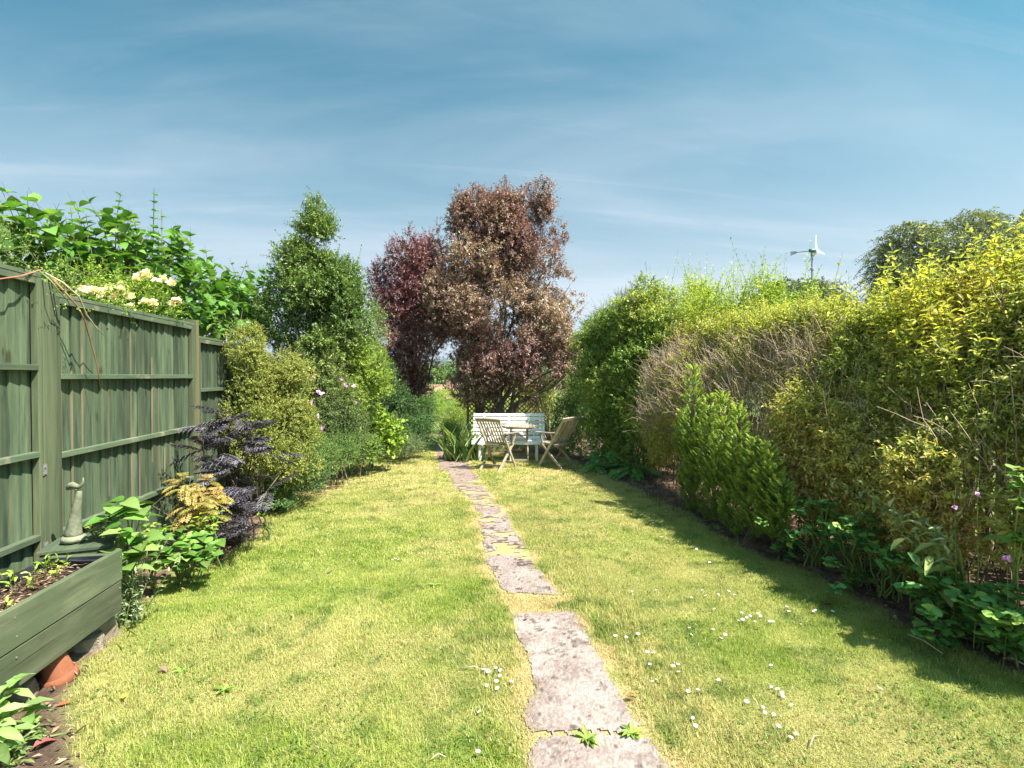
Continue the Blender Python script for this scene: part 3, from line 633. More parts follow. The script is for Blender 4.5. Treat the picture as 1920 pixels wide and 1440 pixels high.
def stone(px, py, sx_, sy_, sz_, lab, seed, rz=0, grp=None, mat=RUB, name='stone', dz=0):
    g = GV(px, py); bm = bmesh.new(); bmesh.ops.create_icosphere(bm, subdivisions=4, radius=1)
    for v in bm.verts:
        c = v.co.copy(); q = max(abs(c.x), abs(c.y), abs(c.z)); c = c.lerp(c/q*.86, .62)
        c *= 1+.10*float(n3(np.array([c+Vector((seed, 0, 0))]), 2.1)[0])+.03*float(n3(np.array([c]), 7)[0]); v.co = (c.x*sx_, c.y*sy_, c.z*sz_)
    me = bpy.data.meshes.new(name); bm.to_mesh(me); bm.free(); me.materials.append(mat)
    o = bpy.data.objects.new(name, me); C.objects.link(o); o.location = (g.x, g.y, g.z+sz_*.62+dz); o.rotation_euler = (R(6), R(-5), R(rz)); tag(o, lab, 'stone', grp); return o
stone(158, 1222, .10, .06, .058, 'flat brown rubble stone propping the trough', 1, 20)
stone(186, 1205, .05, .11, .075, 'pale weathered block leaning at the right end of the trough', 4, -18)
stone(42, 1312, .05, .05, .055, 'rough beige stone half hidden behind the broad pale leaves', 8, 10)
m = MB()
pc_ = GV(104, 1330)
def litleaf(name, px, py, s, col, lab, rz, cat='leaf', curl=.5, lift=.012, grp=None):
    g = GV(px, py, lift); V, F = place(tmpl([(0, .03), (.2, .3), (.45, .42), (.7, .3), (1, .02)], curl, curl*.7), np.array([[0, 0, 0.]]), np.array([[math.cos(rz), math.sin(rz), .1]]), np.array([[.1, .2, 1.]]), s, s*.8)
    mt = noisemat('dead_leaf_'+str(px), tuple(c*.75 for c in col), col, (60, 60, 60), .7, .2)
    o = build(name, V-[0, 0, V[:, 2].min()], F, mt); o.location = g; tag(o, lab, cat, grp); return o
litleaf('terracotta_shard', 104, 1330, .055, (.62, .19, .07), 'orange terracotta shard on the soil below the pot', .4, 'shard', .15)
litleaf('fallen_leaf', 62, 1418, .075, (.42, .13, .12), 'dark red curled leaf on the soil at the bottom left', .9)
litleaf('fallen_leaf', 296, 1262, .055, (.46, .22, .19), 'pinkish brown fallen leaf on the near left lawn', -.3)
litleaf('fallen_leaf', 332, 1112, .055, (.46, .30, .17), 'pale tan crumpled leaf on the lawn edge by the bare soil', .3)
litleaf('fallen_leaf', 616, 1078, .045, (.40, .20, .10), 'small rusty leaf in the middle of the left lawn', 1.2)
litleaf('fallen_leaf', 533, 1030, .05, (.38, .19, .11), 'rusty leaf on the lawn right of the dark feathery shrub', 2.2)
litleaf('fallen_leaf', 1560, 1140, .055, (.33, .10, .06), 'dark red leaf on the dry lawn patch by the right bed', 2.5)
litleaf('fallen_leaf', 1175, 1317, .05, (.33, .17, .06), 'brown leaf at the right edge of the near path slab', .2)
litleaf('fallen_leaf', 985, 1166, .035, (.28, .13, .07), 'small brown leaf on the top left of the near path slab', 1.0)

# twigs and a straw on the grass
def stick(name, a, b, rad, mat, lab, cat, side=None):
    A = GV(*a, .012); B = GV(*b, .015); m = MB(); Mi = (A+B)/2+Vector((.004, .01, .012)); m.tube([A, Mi, B], [rad, rad*.9, rad*.6], 6)
    if side: m.tube([A.lerp(B, .1), GV(*side, .03)], [rad*.7, rad*.4], 5)
    o = m.build(name, mat, None, smooth=True); tag(o, lab, cat)
STRAW = noisemat('pale_straw', (.50, .42, .24), (.66, .58, .38), (20, 20, 20), .7, .1)
stick('twig', (1703, 1194), (1768, 1232), .004, STRAW, 'forked dry twig on the shaded lawn by the right bed', 'twig', (1722, 1196))
stick('straw_stalk', (862, 1258), (912, 1264), .0022, STRAW, 'long pale straw stalk on the lawn left of the path', 'stalk')
stick('straw_stalk', (1518, 1405), (1536, 1385), .0025, STRAW, 'pale stalk on the near right lawn', 'stalk')
stick('straw_stalk', (806, 1428), (836, 1424), .0025, STRAW, 'pale stalk at the bottom edge of the left lawn', 'stalk')
stick('twig', (1880, 1240), (1920, 1252), .005, TWIG, 'grey brown twig under the leaves at the right edge', 'twig')

# daisies: one mesh pair, copied
PET = newmat('daisy_petal'); q = NT(PET); q.n('ShaderNodeOutputMaterial', {0: q.n('ShaderNodeBsdfPrincipled', {'Base Color': (.82, .80, .80, 1), 'Roughness': .6}).outputs[0]})
YEL = newmat('daisy_eye'); q = NT(YEL); q.n('ShaderNodeOutputMaterial', {0: q.n('ShaderNodeBsdfPrincipled', {'Base Color': (.72, .46, .04, 1), 'Roughness': .7}).outputs[0]})
ds = empty('daisy', (0, 0, 0), 'small white daisy growing in the lawn', 'daisy', 'daisies in the lawn')
npet = 17; a = np.arange(npet)*2*np.pi/npet
V, F = place(tmpl([(0, .2), (.5, .5), (.9, .4), (1, .1)], .1, -.25), np.c_[np.cos(a)*.003, np.sin(a)*.003, np.full(npet, .030)], np.c_[np.cos(a), np.sin(a), np.full(npet, .15)], np.tile([0, 0, 1.], (npet, 1)), .0105, .0034)
build('petals', V, F, PET, ds, world=False)
m = MB(); m.lathe((0, 0, .030), [(0, -.001), (.0042, 0), (.0036, .0022), (0, .003)], 10); m.build('centre', YEL, ds, smooth=True)
m = MB(); m.tube([(.002, 0, -.004), (0, 0, .031)], .0009, 5); m.build('stem', GSTEM, ds)
DREG = lambda x, y: ('white daisy in the small cluster on the lawn left of the near path slab' if x < 960 and y > 1200 else 'tiny white daisy far out on the left lawn' if x < 960 else 'white daisy on the far sunny lawn right of the worn path, before the hedge shadow' if y < 1070 else 'white daisy close beside the right edge of the path slabs' if x < 1290 else 'white daisy in the dense band on the right lawn ending at the hedge shadow' if y < 1200 else 'white daisy scattered on the nearest part of the right lawn')
DP = [(1318,1112),(1298,1126),(1345,1118),(1366,1113),(1326,1122),(1378,1120),(1343,1148),(1390,1152),(1405,1158),(1420,1155),(1427,1160),(1384,1169),(1392,1167),(1402,1164),(1415,1171),(1445,1172),(1449,1168),(1476,1145),(1479,1152),(1470,1152),(1525,1150),(1503,1178),(1531,1150),(1562,1153),(1294,1184),(1304,1183),(1294,1195),(1336,1188),(1351,1204),(1358,1198),(1213,1225),(1219,1231),(1227,1232),(1218,1250),(1261,1258),(1272,1254),(1274,1268),(1230,1279),(1225,1283),(1349,1283),(1446,1254),(1290,1304),(1309,1304),(1449,1293),(1462,1303),(1467,1307),(1465,1310),(1400,1322),(1430,1332),(1434,1343),(1450,1345),(1487,1330),(1300,1354),(1305,1369),(1458,1367),(1480,1392),(1494,1387),(1648,1302),(1155,1200),(1173,1200),(1195,1196),(1184,1115),(1230,1111),(907,1265),(915,1266),(940,1266),(940,1275),(931,1285),(914,1290),(957,1288),(936,1300),(931,1258),(903,1342),(896,1420),(742,1052),(748,1053),(737,1053),(610,1045),(1160,972),(1168,970),(1272,1020),(1240,1010),(1305,1034),(1330,1060),(1225,985),(1250,962)]
for i, (px, py) in enumerate(DP):
    o = ds if i == 0 else ds.copy()
    if i:
        C.objects.link(o)
        for ch in ds.children: c_o = ch.copy(); C.objects.link(c_o); c_o.parent = o
    o['label'] = DREG(px, py)
    g = GV(px, py); s = random.uniform(.58, .92); o.location = g; o.scale = (s, s, s*random.uniform(.8, 1.1)); o.rotation_euler = (random.uniform(-.45, .15), random.uniform(-.3, .3), random.uniform(0, 6))
g = GV(232, 1317); dn = empty('dandelion', g, 'single yellow dandelion flower in the left lawn', 'flower')
m = MB(); m.lathe((0, 0, .025), [(0, -.003), (.008, 0), (.013, .004), (.009, .007), (0, .008)], 16, wob=.12); m.build('flower_head', YEL, dn); m = MB(); m.tube([(.003, 0, 0), (0, 0, .026)], .0016, 6); m.build('stem', GSTEM, dn)
WEED = leafmat('weed_leaf', [(.08, .16, .02), (.16, .24, .04), (.26, .30, .07)], .25)
def rosette(name, px, py, n, s, lab, cat='weed', grp=None):
    g = GV(px, py); r_ = empty(name, g, lab, cat, grp); a = np.arange(n)*2.4+.3; e = rg.uniform(.15, .7, n)
    V, F = place(T_LANCE, np.tile([0, 0, .004], (n, 1)), np.c_[np.cos(a), np.sin(a), e], np.tile([0, 0, 1.], (n, 1)), s*rg.uniform(.6, 1.1, n), s*.32)
    build('foliage', V, F, WEED, r_, v=np.repeat(rg.random((n, 3)), len(T_LANCE[0]), 0), world=False)
rosette('weed', 1100, 1388, 16, .062, 'flat green weed growing in the crack between the near slabs'); rosette('weed', 1185, 1378, 14, .06, 'loose green weed at the right end of the slab crack')
rosette('weed', 340, 1262, 9, .05, 'dark plantain weed in the near left lawn'); rosette('weed', 815, 1098, 10, .05, 'dark green weed in the middle of the lawn'); rosette('weed', 418, 1300, 9, .055, 'broad leaved weed in the lower left lawn')

# ================================================================== BENCH, CHAIRS, TABLE
WHITE = noisemat('white_paint', (.74, .73, .72), (.84, .83, .82), (30, 30, 30), .5, .1, c3=(.62, .60, .56), c3s=9, c3lo=.68)
OLDW = noisemat('weathered_teak', (.25, .205, .145), (.44, .375, .28), (25, 25, 25), .8, .4, c3=(.50, .46, .38), c3s=7, c3lo=.58)
g = G(954, 861); bench = empty('garden_bench', (g.x, g.y+.02, float(hgt(g.x, g.y))), 'long white painted slatted bench facing the lawn under the dark tree', 'bench', rz=-TH-R(1))
def slatx(n_, x0, x1, y, z, h_, t, tilt, mat, par, bow=0):
    K = 9; m = MB(); M_ = Matrix.Rotation(R(tilt), 3, 'X')
    vs = []; fs = []
    for i in range(K):
        u = i/(K-1); b = bow*4*u*(1-u)
        for dy_, dz_ in ((-t/2, -h_/2), (t/2, -h_/2), (t/2, h_/2), (-t/2, h_/2)):
            q_ = M_@Vector((0, dy_, dz_)); vs.append((x0+(x1-x0)*u, y+b+q_.y, z+q_.z))
    for i in range(K-1):
        for k_ in range(4): fs.append((i*4+k_, i*4+(k_+1) % 4, i*4+4+(k_+1) % 4, i*4+4+k_))
    fs += [(3, 2, 1, 0), tuple(K*4-4+k_ for k_ in range(4))]
    m.add(vs, fs); return m.build(n_, mat, par, bevel=.004)
for k_ in range(6): slatx('back_slat', -.715, .715, .30-.038*k_, .845-.071*k_, .058, .016, -14-3*k_*.4, WHITE, bench, .01)
for k_, (yy, zz_, tl) in enumerate(((.055, .425, -62), (-.02, .405, -85), (-.10, .405, -92), (-.18, .41, -95), (-.255, .400, -62), (-.285, .355, -12))): slatx('seat_slat', -.70, .70, yy, zz_, .062, .018, tl, WHITE, bench)
for sx_ in (-.50, 0, .50):
    m = MB(); m.tube([(sx_, .335, .87), (sx_, .25, .70), (sx_, .15, .50), (sx_, .06, .40), (sx_, -.08, .385), (sx_, -.25, .385)], .017, 8); m.build('frame', WHITE, bench, smooth=True)
for sx_ in (-.545, .545):
    for yy, tz in ((-.235, .385), (.17, .48)):
        m = MB(); m.bar((sx_, yy, -.01), (sx_, yy-(.02 if yy < 0 else -.03)*0, tz), .05, .045, up=(0, 1, 0)); m.build('leg', WHITE, bench, bevel=.003)
    m = MB(); m.bar((sx_, -.215, .24), (sx_, .15, .24), .03, .05); m.build('brace', WHITE, bench, bevel=.003)
def folding_chair(name, loc, rz, lab):
    r_ = empty(name, loc, lab, 'chair', 'folding garden chairs', rz=rz)
    top = Vector((0, -.37, .90)); ft = Vector((0, .23, 0)); dA = (top-ft)
    def A(z): return ft+dA*(z/.90)
    for s in (-1, 1):
        m = MB(); x_ = Vector((s*.215, 0, 0)); m.bar(ft+x_, A(.86)+x_, .026, .042, up=(0, 1, .4)); m.build('back_leg', OLDW, r_, bevel=.003)
        m = MB(); x_ = Vector((s*.185, 0, 0)); m.bar(Vector((0, -.31, 0))+x_, Vector((0, .20, .44))+x_, .026, .040, up=(0, 1, .4)); m.build('front_leg', OLDW, r_, bevel=.003)
        m = MB(); x_ = Vector((s*.245, 0, 0)); a_ = A(.635); m.bar(a_+x_+Vector((0, .0, 0)), Vector((0, .27, .625))+x_, .05, .022); m.build('armrest', OLDW, r_, bevel=.004)
        m = MB(); m.bar(Vector((s*.245, .17, .615)), Vector((s*.205, .13, .43)), .022, .035, up=(0, 1, 0)); m.build('arm_support', OLDW, r_, bevel=.002)
    for i in range(7):
        x_ = -.16+.32*i/6; m = MB(); m.bar(A(.465)+Vector((x_, -.004, 0)), A(.845)+Vector((x_, -.004, 0)), .030, .012, up=(0, 1, .6)); m.build('back_slat', OLDW, r_, bevel=.002)
    K = 9; m = MB(); pts = [A(.868+.014*math.sin(math.pi*i/(K-1)))+Vector((-.245+.49*i/(K-1), -.03*math.sin(math.pi*i/(K-1)), 0)) for i in range(K)]
    for i in range(K-1): m.bar(pts[i]-Vector((.001, 0, 0)), pts[i+1]+Vector((.001, 0, 0)), .026, .062, up=(0, -.5, 1), r=.5)
    m.build('top_rail', OLDW, r_)
    m = MB(); m.bar(A(.455)+Vector((-.20, 0, 0)), A(.455)+Vector((.20, 0, 0)), .022, .045); m.build('lower_rail', OLDW, r_, bevel=.002)
    for i in range(8):
        x_ = -.158+.316*i/7; m = MB(); m.bar((x_, -.16, .425), (x_, .235, .448-.0), .036, .014); m.build('seat_slat', OLDW, r_, bevel=.002)
    for yy, zz_ in ((-.12, .408), (.20, .424)):
        m = MB(); m.bar((-.175, yy, zz_), (.175, yy, zz_), .035, .022); m.build('seat_rail', OLDW, r_, bevel=.002)
    m = MB(); m.bar((-.19, -.22, .09), (.19, -.22, .09), .020, .035); m.build('stretcher', OLDW, r_, bevel=.002)
    m = MB(); m.bar((-.205, .17, .10), (.205, .17, .10), .020, .035); m.build('stretcher', OLDW, r_, bevel=.002)
    return r_
def facing(a, b): v = G(*b)-G(*a); return math.atan2(-v.x, v.y)
g = (G(905, 879)+G(942, 884)+G(965, 877)+G(928, 871))/4; g.z = float(hgt(g.x, g.y))-.005
folding_chair('folding_chair', g, facing((942, 884), (966, 877)), 'weathered wooden folding chair seen from behind, left of the round table')
g = (G(1052, 880)+G(1072, 876)+G(1012, 876)+G(1034, 871))/4; g.z = float(hgt(g.x, g.y))-.005
folding_chair('folding_chair', g, facing((1052, 881), (1012, 875)), 'weathered wooden folding chair turned sideways, right of the round table')
g = G(975, 866); tb = empty('round_table', (g.x, g.y+.10, float(hgt(g.x, g.y))-.004), 'small round weathered wooden folding table between the two chairs', 'table', rz=-TH)
for i in range(9):
    x0 = -.33+.66*i/9+.003; x1 = -.33+.66*(i+1)/9-.003; K = 6; a = [x0+(x1-x0)*j/K for j in range(K+1)]; yy = [math.sqrt(max(.3355**2-v*v, .0004)) for v in a]
    pts = [(u, -w_) for u, w_ in zip(a, yy)]+[(u, w_) for u, w_ in zip(a[::-1], yy[::-1])]; n_ = len(pts)
    m = MB(); m.add([(u, w_, .665) for u, w_ in pts]+[(u, w_, .688) for u, w_ in pts], [tuple(range(n_))[::-1], tuple(range(n_, 2*n_))]+[(k_, (k_+1) % n_, n_+(k_+1) % n_, n_+k_) for k_ in range(n_)]); m.build('top_slat', OLDW, tb)
for s in (-1, 1):
    m = MB(); m.bar((s*.165, -.22, 0), (s*.165, .20, .655), .024, .036, up=(0, 1, .4)); m.build('leg', OLDW, tb, bevel=.002)
    m = MB(); m.bar((s*.138, .22, 0), (s*.138, -.20, .655), .024, .036, up=(0, 1, .4)); m.build('leg', OLDW, tb, bevel=.002)
    m = MB(); m.bar((-.25, s*.19, .648), (.25, s*.19, .648), .034, .030); m.build('support_rail', OLDW, tb, bevel=.002)
m = MB(); m.bar((-.155, -.19, .05), (.155, -.19, .05), .020, .040); m.build('stretcher', OLDW, tb, bevel=.002)
m = MB(); m.bar((-.13, .19, .05), (.13, .19, .05), .020, .040); m.build('stretcher', OLDW, tb, bevel=.002)

# lattice behind the bench
g = G(944, 846); lt = empty('trellis', (g.x, g.y+.1, float(hgt(g.x, g.y))), 'dark brown diamond lattice trellis behind the white bench', 'trellis', rz=-TH)
LATM = noisemat('brown_lattice', (.09, .06, .04), (.18, .125, .08), (20, 20, 20), .85, .3)
m = MB(); Wd, Z0_, Z1_ = .74, .25, 1.20
for dirn in (1, -1):
    for k_ in range(-14, 16):
        x0 = k_*.105; a_ = []; H_ = Z1_-Z0_
        u0, v0, u1, v1 = x0, 0, x0+dirn*H_, H_
        t0_, t1_ = 0, 1; du = u1-u0
        for lim, sg in ((-Wd, 1), (Wd, -1)):
            pass
        ta, tb_ = sorted(((-Wd-u0)/du, (Wd-u0)/du)); ta = max(0, ta); tb_ = min(1, tb_)
        if tb_-ta > .05: m.bar((u0+du*ta, .006*dirn, Z0_+H_*ta), (u0+du*tb_, .006*dirn, Z0_+H_*tb_), .022, .008, up=(0, 1, 0)) if 0 else m.bar((u0+du*ta, .006*dirn, Z0_+H_*ta), (u0+du*tb_, .006*dirn, Z0_+H_*tb_), .008, .022, up=(dirn*-1, 0, 1))
m.build('lattice', LATM, lt)
for s in (-1, 1): m = MB(); m.box((s*(Wd+.03), 0, .62), (.055, .055, 1.28)); m.build('post', LATM, lt, bevel=.004)
for z_ in (Z0_, Z1_): m = MB(); m.box((0, 0, z_), (2*Wd, .034, .035)); m.build('rail', LATM, lt, bevel=.003)

# ================================================================== PLANTS, LEFT SIDE
M_LILAC = leafmat('fresh_broad_leaf', [(.035, .10, .016), (.06, .15, .022), (.10, .20, .035), (.17, .26, .07)], .36, .42)
M_HOLLY = leafmat('glossy_evergreen_leaf', [(.05, .10, .022), (.09, .155, .03), (.17, .23, .05), (.28, .32, .09)], .26, .4, spec=.5)
M_GOLDP = leafmat('yellow_green_small_leaf', [(.09, .13, .025), (.18, .21, .045), (.28, .285, .07), (.37, .33, .11)], .32, .6)
M_LIME = leafmat('lime_leaf', [(.12, .20, .025), (.21, .30, .04), (.30, .37, .07)], .38, .5)
M_MIDG = leafmat('mid_green_leaf', [(.05, .11, .022), (.09, .165, .035), (.15, .22, .055), (.24, .27, .09)], .32, .5)
M_DARKG = leafmat('dark_green_leaf', [(.025, .07, .018), (.045, .10, .025), (.08, .15, .04)], .28, .45)
M_PURP = leafmat('dark_lace_leaf', [(.022, .017, .022), (.045, .036, .046), (.08, .07, .085), (.15, .14, .16)], .08, .5, tcol=(1.1, 1, .9), spec=.5)
M_ACER = leafmat('orange_lace_leaf', [(.20, .22, .05), (.30, .26, .07), (.38, .25, .08), (.40, .32, .13)], .38, .6)
M_COPPER = leafmat('copper_leaf', [(.075, .030, .042), (.155, .072, .082), (.24, .145, .125), (.26, .24, .13), (.52, .40, .35)], .30, .42, tcol=(1.15, .88, .65), spec=.5)
M_PLUM = leafmat('plum_red_leaf', [(.050, .020, .028), (.10, .036, .048), (.17, .075, .080), (.24, .14, .115), (.27, .20, .15)], .22, .42, tcol=(1.4, .6, .7), spec=.5)
M_CREAM = leafmat('cream_petal', [(.62, .52, .28), (.78, .68, .44), (.84, .80, .66)], .3, .6, tcol=(1, 1, .9))
M_PINK = leafmat('pink_petal', [(.50, .14, .42), (.66, .30, .56), (.78, .52, .68)], .25, .6, tcol=(1, 1, 1))
M_GREY = leafmat('grey_green_leaf', [(.13, .17, .09), (.20, .25, .13), (.29, .33, .19)], .25, .6)
M_FRESH = leafmat('bright_broad_leaf', [(.05, .13, .018), (.09, .18, .03), (.14, .23, .05), (.20, .27, .08)], .34, .5, spec=.3)
def fl(parent, pts, mat, size=.03, np_=7, name='flower', spread=1.2):
    """flower heads: rosettes of petals at the points"""
    for p in pts:
        fo = Fol(); n = np_; a = np.arange(n)*2.4; f = nrm(np.array([-.25, -.8, .6])+rg.normal(size=3)*.3); x = nrm(np.cross(f, [0, 0, 1.])); y = np.cross(x, f)
        ax = x*np.cos(a)[:, None]+y*np.sin(a)[:, None]+f*(spread*rg.uniform(.2, .9, n))[:, None]
        V, F = place(T_OVAL, np.tile(p, (n, 1))+rg.normal(size=(n, 3))*size*.15, ax, np.tile(f, (n, 1)), size*rg.uniform(.6, 1.1, n), size*.8)
        fo.add(V, F, np.repeat(np.c_[rg.random(n), rg.random(n), np.zeros(n)], len(T_OVAL[0]), 0))
        fo.build(name, mat, parent)

# big-leaved shrub behind the fence: long upright shoots
Yl = 4.9
def upshoots(name, lab, cat, tips, mat, stem, Ybase, ll, lw, T, nl, base_drop=1.2, extra=None, grp=None, opp=True):
    c = Vector((-2.95, Ybase, 0)); root = empty(name, (c.x, c.y, float(gz(0, c.y))), lab, cat, grp)
    fo = Fol(); st = Fol(); o = []; d = []; ln = []; TP = []
    for px, py, Y in tips:
        t = np.array(at(px, py, Y)); L_ = base_drop*random.uniform(.8, 1.1); dr = nrm(np.array([random.uniform(-.14, .14), random.uniform(-.1, .1), -1.0]))
        o.append(t+dr*L_); d.append(-dr); ln.append(L_); TP.append(t)
    o = np.array(o); o[:, 0] = np.minimum(o[:, 0], -2.7)
    shoots(fo, st, np.array(o), np.array(d), np.array(ln), nl, ll, lw, T, 62, .02, rs=.006, opp=opp, taper=.62, t0=.02, upw=1.3, K=5, sides=4)
    if extra:
        p, u = blobpts(*extra[:1], extra[1], .3); p[:, 0] = np.minimum(p[:, 0], -2.78); shoots(fo, st, p, u*.5+[-.2, 0, .8]+rg.normal(size=p.shape)*.4, .35, 6, ll*1.1, lw*1.1, T, 60, 0, rs=.004, opp=opp, upw=1.3)
        e, _ = blobpts(extra[0], 16, .1); e[:, 0] = np.minimum(e[:, 0], -2.7); V, F, A = limbs((root.location.x, root.location.y, root.location.z), e, .025, .008); lb = Fol(); lb.add(V, F, A); lb.build('trunk', BARK, root)
    fo.build('foliage', mat, root); st.build('stems', stem, root); return root
tips = [(85, 378, 5.0), (205, 336, 5.1), (318, 372, 5.4), (148, 395, 4.9), (182, 400, 5.3), (235, 408, 4.9), (260, 400, 5.4), (120, 430, 4.7), (60, 440, 4.8), (285, 402, 5.2), (345, 432, 5.5), (385, 442, 5.6), (300, 440, 5.0), (365, 455, 5.2), (210, 440, 4.6), (160, 440, 5.2), (400, 480, 5.7), (330, 470, 4.9), (412, 510, 5.8), (90, 470, 4.5), (250, 450, 5.6)]
upshoots('tall_shrub', 'tall shrub with big fresh green heart shaped leaves rising behind the near fence panels', 'shrub', tips, M_LILAC, BARK, 4.9, .120, .100, T_HEART, 24, 1.0,
         ([PB(170, 525, 5.2, 130, 85, .40), PB(60, 500, 4.7, 60, 60, .3), PB(320, 545, 6.1, 90, 75, .40), PB(390, 580, 7.0, 75, 65, .4)], 330))
tips = [(492, 498, 9.0), (450, 530, 8.2), (472, 545, 8.6), (430, 505, 7.8), (508, 540, 9.2), (440, 560, 8.0), (478, 515, 8.8), (420, 548, 7.6), (462, 500, 8.4), (500, 560, 9.0)]
upshoots('tall_shrub', 'smaller group of broad leaved upright shoots between the fence end and the conical evergreen', 'shrub', tips, M_LILAC, BARK, 8.4, .125, .105, T_HEART, 20, 1.1,
         ([PB(440, 595, 8.0, 50, 50, .35), PB(480, 590, 8.9, 36, 50, .3)], 130))
# climbing rose along the fence top, with stems hanging over the panel
c = at(40, 540, 3.9); rose = empty('climbing_rose', (-2.75, 3.6, float(gz(0, 3.6))), 'small leaved climbing rose sprawling over the fence post with long bare drooping stems', 'rose')
fo = Fol(); st = Fol()
bl = [(-2.60, 3.45, 2.16, .18, .40, .12), (-2.66, 3.0, 2.28, .2, .5, .16), (-2.58, 3.85, 2.08, .14, .25, .08)]
p, o = blobpts(bl, 300, .2); shoots(fo, st, p, o*.6+[0, 0, .5]+rg.normal(size=p.shape)*.6, .20, 9, .022, .013, T_OVAL, 60, 0, rs=.0016)
p, o = blobpts(bl[1:2], 14, .5); shoots(fo, st, p, np.tile([0, 0, 1.], (len(p), 1))+rg.normal(size=p.shape)*.25, .38, 12, .022, .012, T_OVAL, 60, 0, rs=.002)
fo.build('foliage', leafmat('rose_leaf', [(.09, .16, .035), (.16, .23, .06), (.25, .30, .10)], .33), rose); st.build('twigs', GSTEM, rose)
def px3(lst, X0):   # points on the fence face, off it by a few cm
    r_ = []
    for px, py, off in lst:
        d = ray(px, py); t = (X0+off)/d.x; r_.append(Vector((t*d.x, t*d.y, ZC+t*d.z)))
    return r_
m = MB(); m.tube(px3([(85, 512, .05), (118, 530, .16), (148, 556, .18), (162, 590, .17), (180, 614, .16), (198, 632, .15)], FXP), [.006, .006, .005, .005, .004, .002], 6); m.build('stem', TWIG, rose, True, smooth=True)
m = MB(); m.tube(px3([(92, 516, .05), (122, 548, .15), (146, 575, .17), (160, 604, .17), (170, 640, .16), (178, 668, .15), (183, 690, .15), (190, 738, .14)], FXP), [.006, .006, .005, .005, .0045, .004, .0035, .002], 6); m.build('stem', RSTEM, rose, True, smooth=True)
m = MB(); m.tube(px3([(-30, 525, .10), (0, 523, .12), (38, 518, .10), (80, 505, .02)], FXP), [.004, .004, .005, .005], 6); m.build('stem', RSTEM, rose, True, smooth=True)
m = MB(); m.tube(px3([(70, 505, .02), (96, 527, .14), (110, 545, .16), (124, 560, .15), (131, 572, .14)], FXP), [.005, .004, .004, .003, .002], 6); m.build('stem', GSTEM, rose, True, smooth=True)
fo = Fol(); q_ = np.array([list(v) for v in px3([(150, 575, .18), (158, 588, .18), (125, 560, .16), (112, 545, .17), (128, 568, .15)], FXP)]); shoots(fo, None, q_, rg.normal(size=q_.shape)*.5+[.3, -.3, -.3], .09, 7, .022, .013, T_OVAL); fo.build('foliage', bpy.data.materials['rose_leaf'], rose)
# cream flowering shrub over the fence
cs = plant('flowering_shrub', 'cream flowered shrub with lime leaves topping the middle fence panel', 'shrub', [(-2.62, 4.4, 2.08, .2, .45, .16), (-2.66, 5.1, 2.08, .2, .4, .17), (-2.7, 4.9, 2.17, .18, .3, .12)], 520, .16, 8, .034, .018, M_LIME, GSTEM, T_OVAL, base=(-2.75, 4.9), nlimb=6, r0=.014, up=.6)
pts = [np.array(at(px+random.uniform(-7, 7), py+random.uniform(-5, 5), Y)) for px, py, Y in ((212, 541, 4.45), (205, 546, 4.45), (222, 553, 4.5), (268, 514, 4.75), (276, 520, 4.75), (282, 510, 4.75), (258, 520, 4.7), (296, 531, 4.9), (318, 532, 5.0), (310, 526, 5.0), (324, 540, 5.0), (240, 555, 4.6), (246, 562, 4.65), (225, 535, 4.5), (160, 550, 4.1), (176, 548, 4.2), (184, 553, 4.25), (168, 543, 4.1), (272, 566, 4.8), (284, 568, 4.85), (300, 566, 4.95), (328, 572, 5.1), (338, 568, 5.1), (152, 548, 4.1), (250, 575, 4.7), (196, 560, 4.35))]
fl(cs, pts, M_CREAM, .048, 26, 'flower_cluster', 1.6)

# conical evergreen
holb = [PB(588, 420, 8.1, 16, 40, .16), PB(590, 450, 8.1, 26, 40, .2), PB(590, 480, 8.1, 42, 45, .35), PB(555, 520, 8.1, 32, 50, .35), PB(628, 530, 8.1, 34, 50, .35), PB(590, 560, 8.1, 78, 60, .6), PB(585, 640, 8.1, 80, 70, .7), PB(528, 580, 8.1, 36, 50, .4), PB(645, 620, 8.2, 50, 60, .5), PB(600, 730, 8.2, 60, 70, .6), PB(655, 560, 8.2, 20, 34, .2), PB(532, 500, 8.1, 12, 30, .15)]
plant('holly_tree', 'conical green evergreen tree taller than the fence, on the left border', 'tree', clumps(holb, 130, .15, 1.3)+holb[:2]+[PB(572, 468, 8.1, 16, 24, .14), PB(608, 462, 8.1, 17, 26, .14), PB(590, 490, 8.1, 36, 26, .25), PB(560, 505, 8.1, 22, 26, .2), PB(620, 500, 8.1, 24, 28, .2)], 7600, .15, 11, .048, .030, M_HOLLY, BARK, T_OVAL, base=(at(590, 700, 8.1).x, 8.1), nlimb=30, r0=.035, up=.55, out=.9, gapf=3.4, gap=-.95, tall=50, tallL=1.8, rs=.0022, spiky=.03)
plant('shrub', 'loose green shrub with reddish tips leaning between the evergreen and the plum tree', 'shrub', [PB(690, 610, 9.4, 28, 40, .3), PB(680, 680, 9.2, 32, 50, .4), PB(668, 590, 9.4, 18, 30, .2)], 900, .2, 9, .034, .022, M_MIDG, BARK, T_OVAL, nlimb=8, gapf=4, gap=-.3)
plant('lime_shrub', 'bright lime leaved shrub in front of the evergreen beside the plum tree', 'shrub', clumps([PB(680, 680, 8.3, 38, 40, .35), PB(692, 725, 8.4, 38, 45, .35), PB(655, 720, 8.2, 30, 50, .3)], 40, .14, 1.1), 3000, .14, 9, .036, .026, M_LIME, BARK, T_OVAL, nlimb=8, r0=.008, up=.3, tonef=5)
